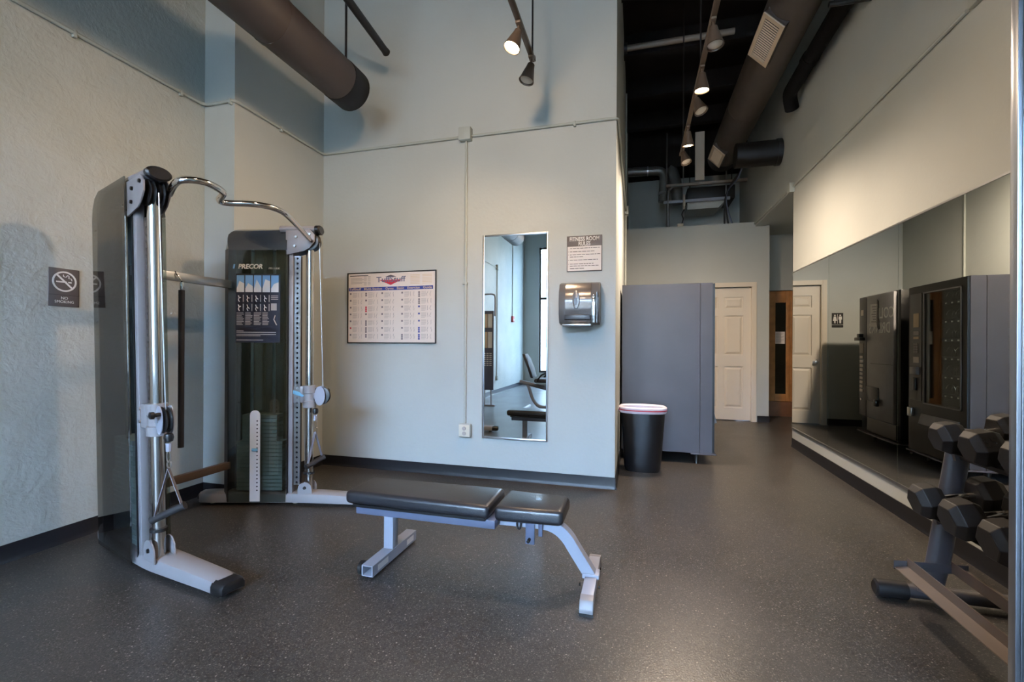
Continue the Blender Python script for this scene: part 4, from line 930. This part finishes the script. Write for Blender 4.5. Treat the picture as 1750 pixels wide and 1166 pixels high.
MB().lathe([(0.12, 2.968), (0.10, 2.945), (0.04, 2.93)], 24, Matrix.Translation((2.75, 7.2, 0))).build('diffuser', 'fill_lamp', t)

# ================================================================== DUCTS AND PIPES OVERHEAD
t = thing('round_duct', 'brown round duct with a capped end above the cable machine', 'duct', (-2.23, 1.0, 3.03))
dx_, dz_, DR = -2.225, 3.205, 0.158
MB().tube([(dx_, -0.9, dz_), (dx_, 3.12, dz_)], DR, 32).build('pipe', 'brown_duct', t)
MB().tube([(dx_, 3.02, dz_), (dx_, 3.20, dz_), (dx_, 3.215, dz_)], [DR + 0.004, DR + 0.004, DR - 0.012], 32).build('end_cap', 'dark_duct', t)
for y in (2.35, 0.9, -0.5): MB().tube([(dx_, y, dz_), (dx_, y + 0.035, dz_)], DR + 0.003, 32).build('seam_band', 'brown_duct', t)
for y in (2.95, 1.1, -0.7): MB().cyl((dx_ + 0.12, y, dz_ + 0.10), (dx_ + 0.12, y, CZ - 0.2), 0.009, n=8).build('hanger_rod', 'black_metal', t)
t = thing('sprinkler_pipe', 'thin black pipe pointing at the back wall beside the brown duct', 'pipe', (-2.03, 3.0, 3.58))
MB().tube([(-2.035, 2.55, 3.70), (-2.035, 3.38, 3.61)], 0.030, 14).build('branch', 'black_metal', t)
MB().tube([(-2.8, 2.60, 3.72), (-1.98, 2.60, 3.72)], 0.042, 14).build('cross_pipe', 'black_metal', t)
MB().lathe([(0.032, 0), (0.034, 0.02), (0.026, 0.03)], 14, frame((-2.035, 3.38, 3.61), (1, 0, 0), (0, 0.1, 1)) @ Matrix.Diagonal((1, 1, -1, 1))).build('cap', 'black_metal', t)

t = thing('round_duct', 'long brown round duct with two cream grilles over the passage', 'duct', (1.25, 5.0, 3.9))
dx2, dz2, DR2 = 1.27, 4.08, 0.205
MB().tube([(dx2, -3.0, dz2), (dx2, 7.55, dz2)], DR2, 32).build('pipe', 'brown_duct', t)
for y in (6.05, 7.40, 2.6): MB().tube([(dx2, y, dz2), (dx2, y + 0.03, dz2)], DR2 + 0.003, 32).build('seam_band', 'brown_duct', t)
MB().tube([(dx2, 7.5, dz2), (dx2, 7.7, dz2)], [DR2 + 0.004, DR2 + 0.004], 32).build('end_cap', 'dark_duct', t)
def grille_on(y0, y1, name):
    ang = math.radians(225); n = Vector((math.cos(ang), 0, math.sin(ang)))
    c = Vector((dx2, (y0 + y1) / 2, dz2)) + n * (DR2 + 0.022); T = frame(c, (0, 1, 0), n.cross(Vector((0, 1, 0))))
    w, h = (y1 - y0) / 2, 0.110
    m = MB()
    for a, b, c_, d in ((-w, -w + 0.04, -h, h), (w - 0.04, w, -h, h), (-w + 0.04, w - 0.04, -h, -h + 0.035), (-w + 0.04, w - 0.04, h - 0.035, h)): m.box(a, b, c_, d, -0.004, 0.010, T)
    g = m.build('air_grille', 'grille', t, smooth=False); m = MB()
    m.box(-w, w, -h, -h + 0.006, -0.05, 0, T).box(-w, w, h - 0.006, h, -0.05, 0, T).box(-w, -w + 0.006, -h, h, -0.05, 0, T).box(w - 0.006, w, -h, h, -0.05, 0, T)
    m.build('collar', 'brown_duct', g, smooth=False)
    m = MB(); k = -w + 0.05
    while k < w - 0.045:
        m.box(-0.0025, 0.0025, -h + 0.034, h - 0.034, -0.005, 0.005, T @ Matrix.Translation((k, 0, 0)) @ Matrix.Rotation(0.6, 4, 'Y')); k += 0.028
    s = m.build('louvres', 'grille', g, smooth=False); s['kind'] = 'stuff'
    MB().box(-w + 0.04, w - 0.04, -h + 0.03, h - 0.03, -0.018, -0.014, T).build('damper', 'vend_black', g, smooth=False)
grille_on(4.28, 4.86, 'a'); grille_on(6.95, 7.42, 'b')
t = thing('drain_pipe', 'black insulated pipe with an elbow along the right wall', 'pipe', (1.62, 4.8, 3.85))
MB().tube(fillet([(1.60, 2.8, 3.95), (1.60, 5.62, 3.93), (RX - 0.080, 5.74, 3.82)], 0.10), 0.070, 18).build('pipe', 'hose', t)
for y in (4.15, 4.95): MB().tube([(1.60, y, 3.94), (1.60, y + 0.10, 3.94)], 0.078, 16).build('sleeve', 'hose', t)
MB().cyl((1.45, 4.12, 3.86), (RX - 0.005, 4.12, 3.86), 0.022, n=10).build('bracket', 'black_metal', t)
t = thing('cross_duct', 'short black duct stub entering the right wall', 'duct', (1.5, 6.45, 3.45))
MB().tube([(1.22, 6.45, 3.62), (RX - 0.005, 6.45, 3.62)], 0.155, 24).build('pipe', 'dark_duct', t)
MB().tube([(1.69, 6.45, 3.62), (RX - 0.005, 6.45, 3.62)], 0.165, 24).build('collar', 'black_metal', t)
t = thing('ceiling_pipe', 'brown painted pipe crossing high over the passage', 'pipe', (0.6, 4.9, 4.4))
MB().tube([(SX + 0.005, 5.62, 4.72), (1.05, 5.62, 4.72)], 0.035, 14).build('pipe', 'pipe_paint', t)
MB().tube([(SX + 0.001, 5.62, 4.72), (SX + 0.04, 5.62, 4.72)], 0.06, 14).build('flange', 'black_metal', t)
t = thing('vent_duct', 'grey galvanised vent duct with an elbow above the far partition', 'duct', (0.2, 8.2, 3.5))
MB().tube(fillet([(SX + 0.005, 8.2, 4.18), (0.45, 8.2, 4.16), (0.42, 8.2, 3.62)], 0.16, 8), 0.075, 20).build('pipe', 'grey_duct', t)
MB().tube([(0.16, 8.2, 4.17), (0.18, 8.2, 4.17)], 0.080, 20).build('seam_band', 'steel', t)
MB().tube([(0.42, 8.2, 3.78), (0.42, 8.2, 3.74)], 0.083, 20).build('clamp', 'steel', t)
MB().tube(smooth_path([(0.55, 8.35, 4.25), (0.62, 8.3, 4.0), (0.66, 8.3, 3.75), (0.68, 8.3, 3.60)], 5), 0.10, 16).build('flex_hose', 'grey_duct', t)
t = thing('strut_frame', 'grey metal strut frame holding equipment above the far partition', 'bracket', (0.9, 7.95, 3.06))
for x0, x1, z in ((0.46, 1.68, 3.80), (0.42, 1.43, 3.53)): MB().box(x0, x1, 7.93, 7.97, z - 0.022, z + 0.022).build('strut', 'frame_silver' if z < 3.6 else 'pipe_paint', t, smooth=False)
for x in (0.47, 0.73, 1.38): MB().cyl((x, 7.99, 3.06), (x, 7.99, CZ - 0.2), 0.011, n=8).build('rod', 'steel', t)
MB().tube([(0.49, 7.95, 3.062), (0.49, 7.95, 3.72), (0.56, 7.95, 3.78), (0.72, 7.95, 3.79)], 0.024, 10).build('stand_pipe', 'grey_duct', t)
t = thing('air_handler', 'dark boxed air handler resting on the strut frame', 'air unit', (1.1, 8.25, 3.55))
MB().box(0.80, 1.52, 8.03, 8.6, 3.555, 3.77).build('cabinet', 'dark_duct', t, bevel=0.006)
MB().rings([[(0.80, 8.04, 3.55), (1.40, 8.04, 3.55), (1.40, 8.5, 3.55), (0.80, 8.5, 3.55)], [(0.80, 8.06, 3.42), (1.28, 8.06, 3.42), (1.28, 8.5, 3.42), (0.80, 8.5, 3.42)]]).build('drain_pan', 'wall', t, smooth=False)
for x in (0.84, 1.48): MB().cyl((x, 8.10, 3.77), (x, 8.10, CZ), 0.008, n=8).build('hanger_rod', 'black_metal', t)
o = MB().box(0.90, 1.04, 7.89, 7.915, 3.84, 4.62).build('board', 'pvc', smooth=False)
tag(o, 'pale upright board hanging above the strut frame', 'board')
t = thing('pvc_trap', 'cream plastic drain trap hanging under the strut frame', 'pipe', (0.735, 7.92, 3.35))
MB().tube([(0.735, 7.89, 3.62), (0.735, 7.89, 3.38)], 0.016, 10).tube([(0.735, 7.89, 3.50), (0.735, 7.89, 3.44)], 0.022, 10).build('pipe', 'pvc', t)
MB().tube(smooth_path([(0.735, 7.89, 3.38), (0.70, 7.88, 3.30), (0.72, 7.87, 3.22), (0.69, 7.87, 3.12)], 4), 0.008, 6).build('wire', 'cable_black', t)
MB().box(0.62, 0.71, FY + 0.01, FY + 0.08, 3.06, 3.11).build('box', 'cream', t, bevel=0.004)
t = thing('cable_bundle', 'black and grey cables drooping onto the far partition', 'cable', (1.4, 7.95, 3.06))
for k, mt in enumerate(('cable_black', 'cable_black', 'frame_bluegrey')):
    MB().tube(smooth_path([(1.62 + 0.02 * k, 7.88, 4.2), (1.58, 7.88 - 0.01 * k, 3.95), (1.48 + 0.02 * k, 7.88, 3.80), (1.38, 7.88, 3.62), (1.34 + 0.015 * k, 7.88, 3.4), (1.34 + 0.06 * k, 7.88, 3.065)], 5), 0.013, 8).build('cable', mt, t)

# ================================================================== TRACK LIGHTS
def track(label, x, y0, y1, z, rods):
    t = thing('light_track', label, 'light track', (x, (y0 + y1) / 2, z))
    MB().box(x - 0.018, x + 0.018, y0, y1, z - 0.012, z + 0.014).build('rail', 'bronze', t, bevel=0.003)
    for y in rods: MB().cyl((x + 0.012, y, z), (x + 0.012, y, CZ), 0.007, n=8).build('hanger_rod', 'black_metal', t)
    for y in (y0, y1): MB().box(x - 0.021, x + 0.021, y - 0.012, y + 0.012, z - 0.015, z + 0.017).build('end_piece', 'bronze', t)
track('brown light track hanging over the main workout area', -0.742, -4.4, 3.24, 3.25, (3.18, 0.8, -1.6))
track('brown light track hanging along the passage', 0.47, 2.0, 5.40, 3.30, (2.2, 3.9, 5.3))
def spotlight(label, pos, aim, lit, power=SPOT_W, tint=WARM):
    """pos: pivot below the track; aim: direction of the lamp"""
    a = Vector(aim).normalized()
    t = thing('track_spotlight', label, 'spotlight', pos, group='lit track spotlights' if lit else 'unlit track spotlights')
    p = Vector(pos)
    MB().box(p.x - 0.016, p.x + 0.016, p.y - 0.035, p.y + 0.035, p.z + 0.03, p.z + 0.047).build('adapter', 'bronze', t, bevel=0.003)
    s = a.orthogonal().normalized(); T = frame(p, s, a.cross(s)); 
    if (T.to_3x3() @ Vector((0, 0, 1))).dot(a) < 0: T = frame(p, s, -a.cross(s))
    MB().tube([(p.x, p.y, p.z + 0.035), tuple(p + a * 0.02)], 0.008, 8).build('yoke', 'bronze', t)
    MB().lathe([(0.018, 0.0), (0.026, 0.006), (0.030, 0.03), (0.053, 0.125), (0.056, 0.135), (0.051, 0.135), (0.046, 0.122)], 24, T).build('shade', 'bronze', t)
    MB().lathe([(0.046, 0.120), (0.046, 0.126), (0.030, 0.134), (0.005, 0.137)], 24, T).build('lamp', 'lamp_on' if lit else 'lamp_off', t)
    if lit:
        l = bpy.data.lights.new('spot_beam', 'SPOT'); l.energy = power; l.color = tint; l.spot_size = math.radians(168); l.spot_blend = 0.85; l.shadow_soft_size = 0.07
        o = bpy.data.objects.new('spot_beam', l); COL.objects.link(o); o.parent = t
        q = p + a * 0.15 - Vector(pos)
        o.location = q; o.rotation_mode = 'QUATERNION'; o.rotation_quaternion = (-Vector((0, 0, 1))).rotation_difference(a)
zz = 3.19
spotlight('lit spotlight over the main area above the narrow mirror', (-0.742, 2.84, zz), (-0.28, -0.22, -0.9), True, SPOT_W * 1.3)
spotlight('unlit spotlight at the end of the main light track', (-0.742, 3.20, zz), (-0.25, -0.15, -1), False)
L2 = 3.24
spotlight('unlit spotlight nearest the camera on the passage track', (0.47, 3.20, L2), (0.08, -0.1, -1), False)
spotlight('brightest lit spotlight on the passage track', (0.47, 3.72, L2), (0.0, 0.05, -1), True, PASSAGE_W, PASSAGE)
spotlight('unlit spotlight between the two lit ones on the passage track', (0.47, 4.10, L2), (0.32, -0.25, -1), False)
spotlight('lit spotlight further along the passage track', (0.47, 4.70, L2), (0.03, 0.22, -1), True, PASSAGE_W * 3.6, PASSAGE)
spotlight('unlit spotlight at the far end of the passage track', (0.47, 5.20, L2), (0.25, -0.3, -1), False)
for y, ax in ((1.3, (-0.1, 0.9, -0.35)), (-0.3, (-0.7, 0.35, -0.4)), (-2.2, (-0.8, 0.1, -0.5))):
    spotlight('lit spotlight on the main track out of view, %s' % {1.3: 'nearest the cable machine', -0.3: 'above the exercise bike', -2.2: 'nearest the windows'}[y], (-0.742, y, zz), ax, True)
spotlight('unseen lit spotlight added above the dumbbell rack on the passage track', (0.47, 2.3, L2), (0.75, 0.0, -0.8), True, 20.0)  # lamp beyond view, added to warm the dumbbell tops

# ================================================================== SEEN IN THE NARROW MIRROR
t = thing('stretch_station', 'tall stretching station with instruction board by the left wall', 'exercise machine', (-2.70, -0.7, 0))
MB().tube(fillet([(-2.84, -0.72, 0.02), (-2.84, -0.72, 2.12), (-2.585, -0.72, 2.12), (-2.585, -0.72, 1.70)], 0.08), 0.016, 10).build('loop_frame', 'frame_silver', t)
MB().box(-2.83, -2.60, -0.70, -0.68, 0.30, 1.80).build('board', 'board_grey', t, bevel=0.006)
m = MB()
for k, (z0, z1) in enumerate(((1.48, 1.74), (1.10, 1.40), (0.76, 1.02))):
    if k < 2: m.use(0).box(-2.80, -2.72, -0.68, -0.678, z0, z1).use(1).box(-2.71, -2.63, -0.68, -0.678, z0, z1)
    else:
        for j in range(3):
            for r in range(7): m.use(1).box(-2.80 + j * 0.06, -2.755 + j * 0.06, -0.68, -0.678, z0 + r * 0.037, z0 + 0.018 + r * 0.037)
m.build('board_print', ['print_tan', 'print_white'], t, smooth=False)['kind'] = 'stuff'
for x in (-2.78, -2.65): MB().tube([(x, -0.70, 0.03), (x, -0.70, 0.32)], 0.014, 8).build('leg', 'frame_silver', t)
MB().box(-2.86, -2.57, -0.74, -0.66, 0.0, 0.03).build('base', 'frame_silver', t, bevel=0.004)

t = thing('recumbent_bike', 'grey recumbent exercise bike standing left of the camera', 'exercise bike', (-1.3, -0.4, 0))
by = -0.42
for x in (-1.90, -0.72): MB().tube([(x, by - 0.26, 0.035), (x, by + 0.26, 0.035)], 0.032, 12).build('stabiliser', 'frame_silver', t)
MB().tube(smooth_path([(-2.02, by, 0.50), (-1.88, by, 0.46), (-1.78, by, 0.20), (-1.66, by, 0.07), (-1.45, by, 0.06)], 5), 0.030, 10).build('rear_leg', 'frame_silver', t)
MB().tube([(-2.0, by, 0.50), (-1.40, by, 0.36), (-1.05, by, 0.30)], 0.036, 12).build('seat_rail', 'frame_silver', t)
MB().tube([(-1.45, by, 0.06), (-0.72, by, 0.06)], 0.032, 10).build('base_tube', 'frame_silver', t)
MB().tube([(-1.36, by, 0.36), (-1.42, by, 0.08)], 0.03, 10).build('middle_leg', 'frame_silver', t)
MB().box(-1.72, -1.38, by - 0.2, by + 0.2, 0.50, 0.57).build('seat', 'seat_grey', t, bevel=0.03, seg=3)
MB().rings([[(-1.74 + o, by - w, z), (-1.74 + o, by + w, z), (-1.79 + o, by + w, z), (-1.79 + o, by - w, z)] for o, w, z in ((0.0, 0.16, 0.58), (-0.05, 0.19, 0.75), (-0.12, 0.18, 0.92), (-0.16, 0.12, 1.0))]).build('backrest', 'seat_grey', t, bevel=0.012)
for s in (-1, 1): MB().tube(fillet([(-1.68, by, 0.52), (-1.66, by + s * 0.27, 0.52), (-1.56, by + s * 0.29, 0.66), (-1.44, by + s * 0.29, 0.68)], 0.06), 0.014, 8).build('side_handle', 'black_rubber', t)
MB().rings([[(-0.98 + 0.22 * math.cos(q) * k, by + s, 0.34 + 0.24 * math.sin(q) * k) for q in [2 * PI * j / 24 for j in range(24)]] for s, k in ((-0.07, 0.9), (-0.05, 1), (0.05, 1), (0.07, 0.9))]).build('drive_shroud', 'board_grey', t)
for s in (-1, 1):
    cr = MB().tube([(-1.02, by + s * 0.08, 0.36), (-1.02 - s * 0.12, by + s * 0.10, 0.36 + s * 0.10)], 0.012, 8).build('crank', 'steel', t)
    MB().box(-1.07 - s * 0.12, -0.97 - s * 0.12, by + s * 0.10 - (0.10 if s < 0 else 0), by + s * 0.10 + (0.10 if s > 0 else 0), 0.345 + s * 0.10, 0.375 + s * 0.10).build('pedal', 'black_plastic', cr, bevel=0.006)
MB().tube([(-0.85, by, 0.5), (-0.92, by, 0.98)], 0.025, 10).build('console_mast', 'frame_silver', t)
MB().box(-0.06, 0.06, -0.17, 0.17, -0.02, 0.02, frame((-0.95, by, 1.02), (0.8, 0, 0.6), (0, 1, 0))).build('console', 'black_plastic', t, bevel=0.01)

# ================================================================== OUTSIDE THE WINDOWS
struct(MB().box(-16, 16, -30, -5.76, -0.2, -0.05).build('pavement', 'pavement', smooth=False), 'pale pavement outside the windows')
t = thing('stucco_building', 'tan stucco building outside, made two storeys high to block low sky', 'building', (0, -22, -0.05))
MB().box(-30, 30, -24, -21, -0.05, 6.6).build('wall', 'far_stucco', t, smooth=False)  # height shaped to hide low sky and dim daylight high on the walls
MB().box(-30.2, 30.2, -24.2, -20.7, 6.6, 6.9).build('parapet', 'far_stucco', t, smooth=False)
for k in range(-5, 6):
    for z in (0.9, 4.0):
        w = MB().box(k * 2.6 - 0.6, k * 2.6 + 0.6, -21.04, -20.98, z, z + 1.5).build('window', 'trim_paint', t, smooth=False)
        MB().box(k * 2.6 - 0.52, k * 2.6 + 0.52, -20.98, -20.97, z + 0.08, z + 1.42).build('pane', 'vend_black', w, smooth=False)
def tree(x, y, seed, label):
    r = random.Random(seed); m = MB()
    def grow(p, d, L, rad, n):
        e = p + d * L; m.tube([tuple(p), tuple(p + d * L * 0.5 + Vector((r.uniform(-.04, .04), r.uniform(-.04, .04), 0)) * L), tuple(e)], [rad, rad * 0.85, rad * 0.65], 5, False)
        if n:
            for _ in range(3 if n > 1 else 4):
                q = (d + Vector((r.uniform(-.8, .8), r.uniform(-.8, .8), r.uniform(-.1, .6)))).normalized(); grow(e, q, L * r.uniform(.6, .85), rad * 0.6, n - 1)
    grow(Vector((x, y, -0.05)), Vector((0, 0, 1)), 1.7, 0.11, 5)
    tag(m.build('bare_tree', 'bark'), label, 'tree', 'bare trees outside')
tree(-1.6, -11.5, 2, 'bare tree outside opposite the left window'); tree(2.4, -12.5, 9, 'bare tree outside opposite the right window')
for o in bpy.data.objects:
    if '_w' in o: del o['_w']
